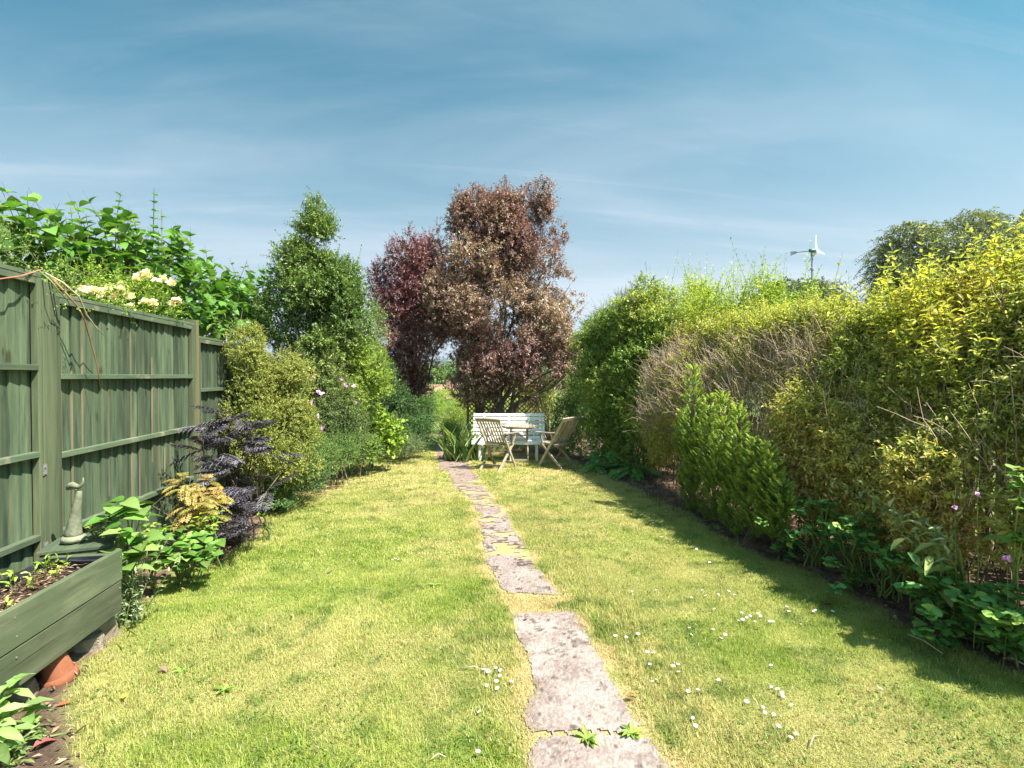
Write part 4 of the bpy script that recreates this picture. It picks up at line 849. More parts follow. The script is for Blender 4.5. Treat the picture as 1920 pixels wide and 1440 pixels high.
# round-topped yellow green shrub
plant('golden_shrub', 'large rounded yellow green small leaved shrub at the end of the fence', 'shrub', clumps([PB(490, 700, 6.3, 54, 62, .42), PB(545, 740, 6.4, 42, 75, .42), PB(480, 800, 6.2, 48, 80, .42), PB(540, 840, 6.2, 54, 80, .42), PB(510, 880, 6.1, 50, 50, .3), PB(470, 670, 6.3, 30, 32, .25)], 90, .13, 1.2)+[PB(510, 800, 6.4, 55, 120, .3)], 11000, .075, 12, .022, .014, M_GOLDP, GSTEM, T_TINY, base=(at(510, 800, 6.3).x, 6.3), nlimb=22, r0=.02, up=.35, out=1.1, rnd=.45, shell=.72, tall=110, tallL=2.4, tonef=3.5, spiky=.03)
# pale-leaf mix at the border: rose with pink flowers
pr = plant('rose_bush', 'mixed green rose bush with a few pink and mauve flowers on the left border', 'rose', clumps([PB(625, 770, 7.7, 34, 60, .35), PB(600, 830, 7.3, 30, 50, .3), PB(650, 800, 7.9, 30, 50, .3), PB(610, 720, 7.7, 26, 40, .3)], 60, .13, 1.2), 3000, .15, 9, .026, .017, M_MIDG, BARK, T_OVAL, nlimb=12, r0=.009)
fl(pr, [np.array(at(px, py, Y)) for px, py, Y in ((597, 736, 7.25), (603, 739, 7.22), (648, 722, 7.5), (664, 724, 7.55), (669, 756, 7.6), (588, 708, 7.3), (584, 756, 7.2), (594, 782, 7.1), (571, 799, 6.9), (605, 803, 7.1), (640, 712, 7.55))], M_PINK, .042, 9)
plant('low_plant', 'pale green loose foliage spilling over the lawn edge below the rose bush', 'plant', [PB(600, 860, 6.9, 30, 32, .25), PB(640, 845, 7.4, 30, 25, .25), PB(575, 880, 6.6, 22, 22, .2)], 900, .14, 9, .030, .011, M_MIDG, GSTEM, T_LANCE, nlimb=0, up=.7)
plant('low_plant', 'dark green leafy plants at the foot of the rounded golden shrub', 'plant', [PB(560, 905, 6.2, 40, 22, .22), PB(525, 925, 6.0, 25, 20, .2), PB(590, 880, 6.5, 20, 20, .2)], 420, .12, 7, .040, .020, M_DARKG, GSTEM, T_OVAL, nlimb=0, up=.6)
plant('broad_leaf_plant', 'bright green maple leaved plant on the lawn edge before the plum tree', 'plant', [PB(706, 800, 8.7, 26, 26, .25), PB(722, 815, 8.8, 22, 22, .22), PB(692, 832, 8.6, 20, 14, .2), PB(716, 838, 8.6, 34, 10, .2)], 190, .16, 6, .085, .085, M_LIME, GSTEM, T_LOBED, nlimb=0, up=.5, upw=.5)
plant('low_plant', 'dark green ferny undergrowth under the plum tree beside the path', 'plant', [PB(775, 810, 10.2, 36, 26, .35), PB(790, 780, 10.8, 22, 30, .3), PB(752, 825, 9.8, 26, 16, .25)], 1300, .17, 9, .045, .017, M_DARKG, GSTEM, T_LANCE, nlimb=0, up=.5)
plant('low_plant', 'wispy grey green tufts at the lawn corner under the plum tree', 'plant', [PB(765, 832, 9.5, 28, 8, .2)], 260, .16, 9, .030, .006, M_GREY, GSTEM, T_LANCE, nlimb=0, up=.4)
plant('shrub', 'dark green shrub in the shade between the lime bush and the plum tree trunk', 'shrub', clumps([PB(735, 755, 10.6, 28, 42, .35), PB(715, 720, 10.4, 22, 34, .3), PB(700, 770, 9.8, 24, 34, .3)], 30, .16, 1.2), 1500, .15, 9, .045, .028, M_DARKG, BARK, T_OVAL, nlimb=6, r0=.01)
plant('low_plant', 'mid green bushy plants between the rose bush and the bright maple leaved plant', 'plant', clumps([PB(655, 810, 8.1, 26, 34, .25), PB(672, 835, 8.3, 24, 18, .25), PB(640, 790, 8.0, 22, 30, .2)], 26, .12, 1.1), 1300, .12, 9, .036, .022, M_MIDG, GSTEM, T_OVAL, nlimb=0, up=.5)
# dark lace-leaved shrub: finely divided fronds
def fronds(name, lab, cat, spots, mat, stem, fl_, n_p, ll, lw, base, nst=7, droop=-.35, grp=None, sub=4, sang=48):
    b = Vector((base[0], base[1], float(gz(0, base[1])))); root = empty(name, b, lab, cat, grp); fo = Fol(); st = Fol()
    P0 = []; D0 = []
    for (px, py, Y, n) in spots:
        c = np.array(at(px, py, Y))
        for _ in range(n): a_ = random.uniform(0, 6.28); P0.append(c+rg.normal(size=3)*[.045, .05, .05]); D0.append([math.cos(a_), math.sin(a_)-.25, random.uniform(-.35, .9)])
    P0 = np.array(P0); D0 = nrm(np.array(D0)); S = len(P0); ln = fl_*rg.uniform(.7, 1.2, S)
    t = np.linspace(0, 1, 5); bend = np.zeros((S, 3)); bend[:, 2] = droop
    Q = P0[:, None]+(D0[:, None]*t[:, None]+bend[:, None]*(t**2)[:, None])*ln[:, None, None]
    V, F = tubes(Q, (.0028*(1-.6*t))[None]*np.ones((S, 1)), 3); st.add(V, F, np.repeat(rg.random((S, 3)), 15, 0))
    tt = (np.arange(n_p)//2+1)/(n_p/2+.6); o = P0[:, None]+(D0[:, None]*tt[:, None]+bend[:, None]*(tt**2)[:, None])*ln[:, None, None]
    Tn = nrm(D0[:, None]+2*bend[:, None]*tt[:, None]); sd = nrm(np.cross(Tn, [0, 0, 1.])); sgn = np.where(np.arange(n_p) % 2, 1, -1)[None, :, None]
    ax = Tn*math.cos(R(sang))+sd*sgn*math.sin(R(sang)); ax[..., 2] -= .12
    pl_ = (np.sin(np.clip(tt, .1, .95)*3.0)*.75+.35)[None]*np.ones((S, 1))*ll
    up = np.cross(sd, Tn); up[..., 2] = np.abs(up[..., 2])
    V, F = place(T_LANCE, o.reshape(-1, 3), ax.reshape(-1, 3), np.broadcast_to(up, ax.shape).reshape(-1, 3), pl_.ravel(), lw)
    rr = np.repeat(rg.random(S), n_p); A = np.c_[rr*.6+rg.random(S*n_p)*.4, rg.random(S*n_p), np.zeros(S*n_p)]; fo.add(V, F, np.repeat(A, len(T_LANCE[0]), 0))
    # toothed lobes along each leaflet
    k = sub; s_ = (np.arange(k)+1)/(k+1)
    o2 = (o[:, :, None]+nrm(ax)[:, :, None]*(pl_[:, :, None]*s_)[..., None]).reshape(-1, 3); axr = np.repeat(nrm(ax).reshape(-1, 3), k, 0); sd2 = nrm(np.cross(axr, np.repeat(np.broadcast_to(up, ax.shape).reshape(-1, 3), k, 0)))*np.where(np.arange(len(axr)) % 2, 1, -1)[:, None]
    V, F = place(T_TINY, o2, axr+sd2*1.0, np.repeat(np.broadcast_to(up, ax.shape).reshape(-1, 3), k, 0), ll*.38, lw*1.1); fo.add(V, F, np.repeat(np.repeat(A, k, 0), 4, 0))
    fo.build('foliage', mat, root)
    e = P0[rg.choice(S, min(S, nst*3), False)]; V, F, A = limbs(b, e, .010, .004, spread=.05); lb = Fol(); lb.add(V, F, A); lb.build('stems', stem, root); st.build('leaf_stalks', stem, root)
    return root
bs = at(440, 900, 4.9)
fronds('lace_leaf_shrub', 'dark purple feathery leaved shrub in front of the golden shrub', 'shrub', [(415, 775, 5.1, 5), (440, 795, 5.0, 5), (400, 812, 4.9, 5), (465, 815, 5.0, 5), (430, 840, 4.9, 5), (390, 850, 4.8, 5), (470, 850, 4.9, 5), (445, 875, 4.8, 5), (500, 858, 5.1, 3), (425, 895, 4.7, 5), (470, 905, 4.8, 5), (440, 935, 4.6, 5), (480, 925, 4.8, 4), (450, 970, 4.6, 4), (430, 1000, 4.5, 3), (455, 990, 4.55, 3), (375, 835, 4.7, 2)],
       M_PURP, DBARK, .25, 12, .095, .013, (bs.x, 4.95), 9, -.15)
bs = at(365, 960, 4.5)
fronds('lace_leaf_maple', 'small orange and lime feathery maple against the fence foot', 'maple', [(345, 905, 4.5, 9), (375, 905, 4.5, 9), (400, 915, 4.6, 8), (360, 925, 4.4, 9), (385, 935, 4.4, 9), (350, 950, 4.3, 8), (395, 960, 4.4, 7), (365, 975, 4.3, 7), (410, 940, 4.5, 6)],
       M_ACER, BARK, .13, 12, .050, .0085, (bs.x, 4.5), 7, -.5)
# broad leaved hydrangea-like plants
def leafy(name, lab, cat, spots, T, ll, lw, mat, stem, base, n=7, up=.5, grp=None, upw=1.3):
    b = Vector((base.x, base.y, float(gz(0, base.y)))); root = empty(name, b, lab, cat, grp); fo = Fol(); st = Fol()
    c = np.array([np.array(at(*s_)) for s_ in spots]); V, F, A = limbs(b, c, .007, .004, 5, .02, 5, .05); st.add(V, F, A)
    k = len(c); o = np.repeat(c, n, 0)+rg.normal(size=(k*n, 3))*ll*.28; a = np.tile(np.arange(n)*2.4, k)+np.repeat(rg.random(k)*6, n)
    ax = np.c_[np.cos(a), np.sin(a), rg.uniform(min(-.1, up), max(up, -.1), k*n)]
    V, F = place(T, o, ax, np.tile([0, -.25, upw], (k*n, 1))+rg.normal(size=(k*n, 3))*.25, ll*rg.uniform(.6, 1.15, k*n), lw*rg.uniform(.75, 1.1, k*n))
    fo.add(V, F, np.repeat(np.c_[rg.random((k*n, 2)), np.zeros(k*n)], len(T[0]), 0)); f_ = fo.build('foliage', mat, root); f_.data.polygons.foreach_set('use_smooth', np.ones(len(f_.data.polygons), bool)); st.build('stems', stem, root); return root
leafy('hydrangea', 'low hydrangea with rounded bright green leaves at the lawn edge below the orange maple', 'hydrangea', [(300, 1010, 3.9), (330, 1000, 4.0), (355, 1012, 4.0), (380, 1005, 4.1), (320, 1030, 3.8), (350, 1035, 3.85), (385, 1035, 3.9), (300, 1035, 3.75), (400, 1020, 4.0), (370, 1000, 4.2), (310, 1052, 3.75), (345, 1056, 3.8), (388, 1050, 3.85), (365, 1048, 3.85), (330, 1048, 3.8)], T_HEART, .088, .075, M_FRESH, GSTEM, at(350, 1050, 4.05))
leafy('lime_leaf_plant', 'lime yellow leaved sprig rising above the hydrangea', 'plant', [(385, 968, 4.25), (400, 975, 4.25), (410, 965, 4.3), (395, 985, 4.2), (375, 982, 4.2)], T_LANCE, .065, .028, M_LIME, GSTEM, at(392, 1000, 4.3), 8)
leafy('lime_leaf_plant', 'pale lime sprigs between the grey stemmed plant and the hydrangea', 'plant', [(288, 985, 3.85), (300, 1000, 3.85), (282, 1005, 3.8), (270, 998, 3.8), (310, 990, 3.9)], T_OVAL, .034, .022, M_LIME, GSTEM, at(290, 1030, 3.85), 9)
leafy('lime_leaf_plant', 'small lime plant at the foot of the dark feathery shrub', 'plant', [(490, 945, 5.0), (500, 955, 5.0), (492, 965, 4.95), (505, 945, 5.1)], T_OVAL, .045, .03, M_LIME, GSTEM, at(495, 975, 5.0), 7)
leafy('broad_leaf_plant', 'tall plant with large folded dark green leaves beside the wooden box', 'plant', [(232, 945, 3.45), (215, 965, 3.4), (250, 960, 3.45), (240, 985, 3.4), (262, 975, 3.5), (225, 1000, 3.35), (255, 1010, 3.4), (232, 1030, 3.35), (258, 1040, 3.4), (240, 1060, 3.35), (270, 1020, 3.5)], T_HEART, .115, .09, M_FRESH, GSTEM, at(240, 1080, 3.45), 5, .3)
leafy('broad_leaf_plant', 'broad pale leaved plant at the bottom left corner below the trough', 'plant', [(-8, 1290, 2.35), (12, 1305, 2.35), (-10, 1325, 2.3), (22, 1335, 2.3), (5, 1350, 2.25), (0, 1375, 2.25), (30, 1350, 2.3), (8, 1400, 2.2)], T_BROAD, .115, .052, leafmat('pale_soft_leaf', [(.12, .20, .05), (.18, .27, .08), (.25, .33, .12)], .34, .6), GSTEM, at(5, 1400, 2.25), 6, .5)
leafy('small_plant', 'narrow leaved green seedling on the soil at the bottom left', 'plant', [(32, 1415, 2.2), (38, 1400, 2.2), (30, 1432, 2.15)], T_LANCE, .035, .012, M_MIDG, GSTEM, at(34, 1440, 2.2), 7)
leafy('small_plant', 'tiny dark weed on the bare soil right of the broad pale leaves', 'plant', [(75, 1355, 2.3), (78, 1375, 2.28)], T_LANCE, .03, .010, M_MIDG, GSTEM, at(76, 1385, 2.28), 6)
leafy('golden_sprig', 'small golden green sprig on the box beside the pale ornament', 'plant', [(168, 990, 3.5), (178, 998, 3.5), (192, 990, 3.5), (197, 975, 3.55), (188, 1000, 3.5)], T_LANCE, .035, .008, M_GOLDP, GSTEM, at(185, 1010, 3.62), 14)
gs = G(238, 1175); root = empty('grey_leaf_plant', (gs.x, gs.y, gs.z), 'upright grey green leaved plant against the right end of the trough', 'plant'); fo = Fol(); st = Fol()
o = np.array([[gs.x, gs.y, gs.z]]*28)+rg.normal(size=(28, 3))*[.055, .055, 0]; d = rg.normal(size=(28, 3))*[.20, .20, .1]+[-.02, 0, 1]
shoots(fo, st, o, d, rg.uniform(.15, .58, 28), 18, .046, .016, T_LANCE, 48, 0, rs=.003, taper=.3); fo.build('foliage', M_GREY, root); st.build('stems', GSTEM, root)

# ================================================================== THE TWO COPPER TREES
cb_ = [PB(935, 425, 11.6, 56, 48, .8), PB(895, 435, 11.6, 45, 55, .7), PB(980, 440, 11.6, 52, 50, .8), PB(1025, 640, 11.3, 46, 40, .8), PB(1050, 680, 11.2, 24, 26, .4), PB(875, 510, 11.5, 72, 70, 1.1), PB(845, 560, 11.4, 46, 60, .9), PB(1035, 660, 11.3, 40, 40, .7), PB(1045, 540, 11.4, 24, 30, .5), PB(1040, 450, 11.5, 14, 30, .3), PB(820, 600, 11.2, 26, 46, .5), PB(815, 540, 11.2, 20, 34, .4), PB(940, 690, 11.3, 70, 46, 1.0), PB(870, 700, 11.1, 26, 44, .5), PB(870, 745, 11.1, 18, 24, .3), PB(1060, 640, 11.3, 20, 30, .3), PB(985, 520, 11.6, 70, 80, 1.1), PB(940, 560, 11.3, 100, 90, 1.5), PB(860, 590, 11.4, 55, 75, 1.0), PB(1010, 610, 11.4, 50, 60, 1.0), PB(900, 660, 11.4, 60, 60, 1.1), PB(985, 660, 11.3, 52, 48, .9), PB(1050, 600, 11.4, 22, 28, .4), PB(1070, 565, 11.4, 10, 14, .2), PB(945, 385, 11.5, 20, 30, .35), PB(950, 420, 11.3, 34, 44, .5), PB(870, 400, 11.6, 14, 24, .25), PB(1015, 395, 11.6, 16, 24, .25), PB(895, 720, 11.4, 34, 34, .5)]
tb_ = at(922, 780, 11.5)
plant('copper_tree', 'tall multi stemmed copper and bronze leaved tree behind the white bench', 'tree', clumps(cb_, 210, .22, 1.6)+cb_[-3:]+[PB(945, 388, 11.5, 13, 24, .25), PB(958, 420, 11.3, 20, 30, .4), PB(925, 410, 11.4, 18, 26, .3)]+[PB(872, 398, 11.5, 11, 26, .2), PB(1020, 392, 11.5, 11, 26, .2), PB(905, 382, 11.5, 9, 22, .2), PB(985, 374, 11.5, 9, 22, .2), PB(1048, 440, 11.5, 9, 22, .2)]*2+[PB(945, 372, 11.5, 12, 26, .22), PB(950, 395, 11.4, 20, 26, .3), PB(935, 400, 11.5, 18, 24, .3)]*3, 12500, .22, 12, .074, .040, M_COPPER, BARK, T_OVAL, base=(tb_.x, 11.5), nlimb=26, r0=.05, up=.7, out=.8, rnd=.5, shell=.45, gapf=2.6, gap=-.75, tall=110, tallL=1.5, ang=60, curve=-.05, smat=DBARK, rs=.003, lspread=.2, wob=.12, tonef=1.3, spiky=.04)
pb_ = [tuple(b) for b in (PB(770, 500, 12.0, 36, 36, .5), PB(740, 540, 12.0, 44, 50, .7), PB(800, 545, 12.2, 44, 66, .7), PB(820, 600, 12.2, 36, 60, .6), PB(800, 490, 12.2, 22, 30, .4), PB(765, 610, 11.9, 60, 60, .9), PB(720, 575, 11.9, 26, 40, .4), PB(775, 680, 11.9, 56, 55, .8), PB(735, 660, 11.7, 34, 46, .5), PB(765, 725, 11.8, 30, 34, .5), PB(712, 525, 12.0, 18, 22, .25))]
tb_ = at(765, 780, 11.9)
plant('plum_tree', 'dark red leaved plum tree left of the taller copper tree', 'tree', clumps(pb_, 110, .22, 1.5), 6000, .20, 11, .066, .036, M_PLUM, DBARK, T_OVAL, base=(tb_.x, 11.9), nlimb=18, r0=.04, up=.6, out=.8, rnd=.5, shell=.3, gapf=2.6, gap=-1.0, tall=70, tallL=2.0, ang=58, smat=DBARK, rs=.003, lspread=.1, tonef=1.5, spiky=.04)

# ================================================================== BEHIND THE BENCH AND THROUGH THE GAP
ir = G(866, 862); root = empty('iris_clump', (ir.x, ir.y, ir.z), 'clump of upright sword leaved irises between the path and the bench', 'iris'); n = 120
o = np.array([[ir.x, ir.y, ir.z]]*n)+rg.normal(size=(n, 3))*[.13, .16, 0]; d = np.c_[rg.normal(size=n)*.5-.12, rg.normal(size=n)*.35-.1, np.ones(n)]
V, F = place(T_BLADE, o, d, rg.normal(size=(n, 3))+[0, -.8, .1], rg.uniform(.3, .8, n), .015); build('foliage', V, F, leafmat('iris_blade', [(.07, .15, .04), (.15, .24, .07), (.36, .40, .20)], .25, .4), root, v=np.repeat(rg.random((n, 3)), len(T_BLADE[0]), 0))
P_ = lambda *a, **k: plant(*a, **k)
P_('lime_shrub', 'bright yellow green clipped bush beyond the path gap, upper one of the lime bushes', 'shrub', [PB(833, 752, 21, 32, 20, 1.0), PB(815, 760, 21, 18, 20, .6)], 1500, .22, 8, .05, .035, M_LIME, GSTEM, T_OVAL, nlimb=5, up=.4)
P_('lime_shrub', 'rounded lime yellow bush beside the far path in the gap', 'shrub', [PB(845, 778, 15.5, 34, 17, .7), PB(865, 772, 15, 22, 20, .5)], 1700, .15, 8, .03, .022, M_GOLDP if 0 else M_LIME, GSTEM, T_OVAL, nlimb=5, up=.4)
P_('low_plant', 'pale lime ground covering plants right of the far path', 'plant', clumps([PB(855, 808, 13.2, 28, 11, .6), PB(840, 803, 13.6, 16, 9, .4)], 22, .11, .9), 1000, .13, 8, .034, .022, M_LIME, GSTEM, T_OVAL, nlimb=0, up=.5)
P_('shrub', 'leafy green bush at the far left of the path gap', 'shrub', [PB(795, 745, 17, 22, 30, .6), PB(780, 780, 14, 24, 28, .5)], 900, .2, 8, .045, .03, M_MIDG, BARK, T_OVAL, nlimb=6)
P_('yellow_shrub', 'bright yellow leaved bush glimpsed through the lattice behind the bench', 'shrub', [PB(965, 745, 13.6, 55, 34, .6), PB(900, 750, 13.8, 34, 30, .5), PB(1010, 750, 13.6, 30, 34, .5)], 1900, .18, 8, .042, .030, leafmat('yellow_leaf', [(.26, .30, .04), (.44, .44, .06), (.55, .50, .09)], .4), GSTEM, T_OVAL, nlimb=8)
P_('shrub', 'pale green and brown mottled bush right of the copper tree trunks', 'shrub', [PB(1030, 700, 12.6, 36, 32, .5), PB(1060, 680, 12.8, 34, 30, .5), PB(1000, 720, 12.2, 30, 40, .5), PB(1035, 745, 12.0, 40, 40, .5)], 3000, .17, 9, .032, .020, leafmat('mottled_leaf', [(.08, .13, .03), (.17, .20, .06), (.26, .27, .10), (.34, .25, .16)], .3), BARK, T_OVAL, nlimb=14, gapf=4, gap=-.7)
P_('shrub', 'vivid green bush behind the right folding chair', 'shrub', [PB(1065, 790, 10.6, 30, 45, .4), PB(1090, 760, 10.4, 26, 50, .4), PB(1090, 820, 9.6, 26, 34, .35), PB(1050, 830, 10.6, 18, 20, .3)], 2000, .17, 9, .046, .026, M_MIDG, GSTEM, T_OVAL, nlimb=8)
P_('low_plant', 'green leafy ground cover underneath the white bench', 'plant', [PB(955, 850, 10.9, 60, 14, .25), PB(990, 840, 11.2, 40, 20, .25), PB(915, 850, 10.8, 30, 12, .25)], 800, .14, 8, .04, .02, M_MIDG, GSTEM, T_OVAL, nlimb=0, up=.5)

# ================================================================== RIGHT HEDGE
M_HEDG = leafmat('olive_hedge_leaf', [(.09, .14, .025), (.20, .25, .05), (.36, .36, .09), (.48, .40, .14), (.44, .25, .13)], .44, .5)
M_GOLDF = leafmat('golden_leaf', [(.13, .19, .03), (.26, .30, .05), (.38, .385, .075), (.52, .42, .11)], .42, .5)
M_GRNS = leafmat('yellow_green_leaf', [(.13, .21, .025), (.23, .32, .04), (.34, .40, .06), (.46, .45, .08)], .42, .5)
M_PHOT = leafmat('red_tipped_leaf', [(.055, .12, .02), (.11, .20, .03), (.20, .28, .045), (.34, .36, .08), (.46, .22, .10)], .3, .4, spec=.5)
def Bx(X, Y, Z, rx, ry, rz): return (X, Y, Z, rx, ry, rz)
# tall mixed red-tipped green section at the far end
hb = [PB(1130, 650, 9.4, 45, 42, .6), PB(1175, 630, 8.8, 50, 52, .6), PB(1220, 610, 8.2, 50, 60, .6), PB(1120, 720, 9.2, 45, 60, .6), PB(1165, 730, 8.4, 52, 80, .5), PB(1215, 720, 7.8, 54, 80, .5), PB(1255, 640, 7.6, 40, 60, .5), PB(1150, 800, 8.4, 38, 55, .4), PB(1200, 810, 7.7, 44, 60, .35), PB(1245, 790, 7.2, 36, 70, .35), PB(1225, 570, 8.4, 36, 34, .4)]
P_('hedge', 'tall mixed green hedge with red tipped leaves at the far end of the right side', 'hedge', clumps(hb, 150, .20, 1.2)+hb[:0], 12500, .14, 10, .052, .034, M_PHOT, BARK, T_OVAL, base=(at(1190, 800, 8.4).x+.35, 8.4), nlimb=60, r0=.016, up=.35, out=1.0, shell=.3, tall=60, tallL=1.6, lspread=.22, limbname='stems', tonef=2)
P_('shrub', 'grey green dark leaved shrub topping the far hedge against the sky', 'shrub', [PB(1135, 600, 10.6, 22, 24, .3), PB(1170, 575, 10.4, 22, 24, .3), PB(1190, 560, 10.4, 14, 20, .25)], 500, .2, 9, .034, .02, leafmat('grey_dark_leaf', [(.06, .09, .05), (.11, .14, .08), (.17, .20, .12)], .2), BARK, T_OVAL, nlimb=8)
# clipped, twiggy brown middle stretch
def face(Z, zt): u = Z/zt; return np.where(u > .42, (u-.42)*1.12, (.42-u)*.35)
def bulge(y, Z): return (fbm(y*1.5+40, Z*1.5)-.5)*.62+(fbm(y*5+4, Z*5+9)-.5)*.22
def hedge_box(name, lab, cat, x0, x1, ya, yb, ztop, n, Ln, nl, ll, lw, mat, twigs=0, stems=0, T=T_OVAL, zlo=.12, front=.62, top=.25, zbias=1.0, seedf=3, gap=-.7, topj=.06, upv=.5, stemtop=.9, sr=.008):
    cy = (ya+yb)/2; b = ((x0+x1)/2, cy, float(gz(0, cy))); root = empty(name, b, lab, cat); fo = Fol(); st = Fol()
    ncl = int((yb-ya)*66); cl = []
    for _ in range(ncl):
        y = rg.uniform(ya, yb); q_ = rg.random(); zt = ztop+(fbm(y*1.6, 4.)-.5)*topj*5; k = rg.uniform(.09, .20)
        if q_ < front+.12: Z = zlo+(zt-zlo)*rg.random()**zbias; X = x0+bulge(y, Z)+face(Z, ztop)-.10+k*.6+rg.random()**2*.15
        else: Z = zt-rg.random()*.14; X = x0+face(Z, ztop)+rg.random()*(x1-x0)
        cl.append((float(X), y, float(Z), k, k*1.2, k*rg.uniform(.9, 1.7)))
    p, o = blobpts(cl, n, .35, 4., -1.1); k_ = rg.random(len(p)) < .12
    p[k_, 0] += .25; o = o*.8+[-.35, -.15, .35]
    shoots(fo, st, p, o+rg.normal(size=p.shape)*.55+[0, 0, upv], Ln*rg.uniform(.6, 1.4, len(p)), nl, ll, lw, T, 55, 0, rs=.0018, tone=np.clip(.5+.5*n3(p, 2.), 0, 1))
    fo.build('foliage', mat, root); st.build('twigs', GSTEM, root)
    if twigs:
        y = rg.uniform(ya, yb, twigs); z = rg.beta(3, 1.6, twigs); Z = gz(0, y)+.2+z*(ztop-gz(0, y)-.25); X = x0-.10+rg.random(twigs)**1.5*(x1-x0)*.6+bulge(y, Z)+face(Z, ztop)-.04
        d = nrm(np.c_[rg.normal(size=twigs)*.4-.12, rg.normal(size=twigs)*.45, np.abs(rg.normal(size=twigs))*.4+.7]); t = np.linspace(0, 1, 6); ln = rg.uniform(.06, .26, twigs)
        Q = np.c_[X, y, Z][:, None]+(d[:, None]*t[:, None]+(rg.normal(size=(twigs, 3))*.40)[:, None]*(t**2)[:, None])*ln[:, None, None]; Q[:, 1:-1] += rg.normal(size=(twigs, 4, 3))*.006
        V, F = tubes(Q, (.0026*(1-.5*t))[None]*np.ones((twigs, 1)), 3); tw = Fol(); tw.add(V, F, np.repeat(np.c_[rg.random((twigs, 2)), np.zeros(twigs)], 18, 0)); tw.build('bare_twigs', TWIG, root)
    if stems:
        y = rg.uniform(ya, yb, stems); X = x0+.18+rg.random(stems)*(x1-x0)*.7; g0 = gz(0, y); e = np.c_[X+rg.normal(size=stems)*.16-.06, y+rg.normal(size=stems)*.2, g0+(ztop-g0)*rg.uniform(.5, stemtop, stems)]
        t = np.linspace(0, 1, 6); B_ = np.c_[X, y, g0]; Q = B_[:, None]+(e-B_)[:, None]*t[:, None]; Q[:, 1:-1] += rg.normal(size=(stems, 4, 3))*.025
        V, F = tubes(Q, (sr*(1-.5*t))[None]*rg.uniform(.5, 1.2, (stems, 1)), 5); tw = Fol(); tw.add(V, F, np.repeat(np.c_[rg.random((stems, 2)), np.zeros(stems)], 30, 0)); tw.build('stems', BARK, root)
    return root
hedge_box('hedge', 'clipped hedge of dry brown twigs with sparse yellow green leaves along the right side', 'hedge', 3.12, 3.85, 4.2, 7.4, 2.0, 15500, .10, 8, .036, .020, M_HEDG, twigs=7500, stems=80, topj=.1, zlo=.28, zbias=.85, gap=-.45)
hedge_box('hedge', 'nearest straggly hedge stretch with golden green leaves and thin upright stems', 'hedge', 3.15, 3.85, 1.6, 4.3, 1.9, 17500, .12, 8, .050, .024, M_HEDG, twigs=1500, stems=90, topj=.1, zlo=.22, zbias=.9, gap=-.5, T=T_OVAL)
P_('golden_bush', 'tall golden yellow leaved bush with long shoots above the hedge at the right edge', 'shrub', clumps([Bx(3.95, 3.3, 1.76, .45, .75, .34), Bx(3.9, 4.1, 1.78, .38, .6, .24), Bx(4.3, 2.9, 1.85, .5, .6, .38), Bx(3.7, 3.2, 1.60, .25, .9, .25), Bx(3.85, 4.8, 1.80, .32, .5, .16)], 60, .17, 1.3), 1900, .24, 10, .066, .032, M_GOLDF, GSTEM, T_OVAL, nlimb=20, r0=.014, up=1.1, out=.5, rnd=.35, shell=.25, tall=110, tallL=1.7, opp=True, ang=58, curve=.0, limbname='stems', gapf=2.4, gap=-.35, lump=.25, lspread=.3, rs=.003)
P_('golden_bush', 'low golden leaved growth along the top of the clipped brown hedge', 'shrub', [Bx(3.9, 5.0, 1.95, .4, .6, .14), Bx(3.95, 6.0, 1.98, .4, .7, .17), Bx(4.1, 6.9, 2.05, .4, .6, .20)], 1900, .20, 9, .052, .028, M_GOLDF, GSTEM, T_OVAL, nlimb=14, r0=.01, up=1.1, out=.4, tall=50, tallL=1.4, opp=True, limbname='stems', rs=.0028, lspread=.3)
P_('leafy_shrub', 'yellow green shrub with long arching shoots rising behind the hedge against the sky', 'shrub', clumps([Bx(4.4, 7.3, 2.3, .5, .7, .38), Bx(4.3, 8.3, 2.4, .5, .6, .45), Bx(4.7, 6.5, 2.2, .5, .6, .32)], 45, .22, 1.5), 1500, .34, 11, .060, .028, M_GRNS, GSTEM, T_OVAL, nlimb=16, r0=.012, up=1.1, out=.5, rnd=.3, tall=100, tallL=1.5, opp=True, curve=-.02, limbname='stems', rs=.003, lspread=.3)
a_ = np.array(at(1240, 478, 8.2)); root = empty('tall_shoot', (a_[0], a_[1], float(gz(0, 8.2))), 'single tall thin leafy shoot standing above the far hedge against the sky', 'shoot'); fo = Fol(); st = Fol()
shoots(fo, st, np.array([[a_[0]-.02, a_[1], root.location.z]]), np.array([[.01, 0, 1.]]), np.array([a_[2]-root.location.z]), 60, .065, .028, T_OVAL, 62, 0, rs=.009, opp=True, jit=.2); fo.build('foliage', M_GRNS, root); st.build('stem', GSTEM, root)
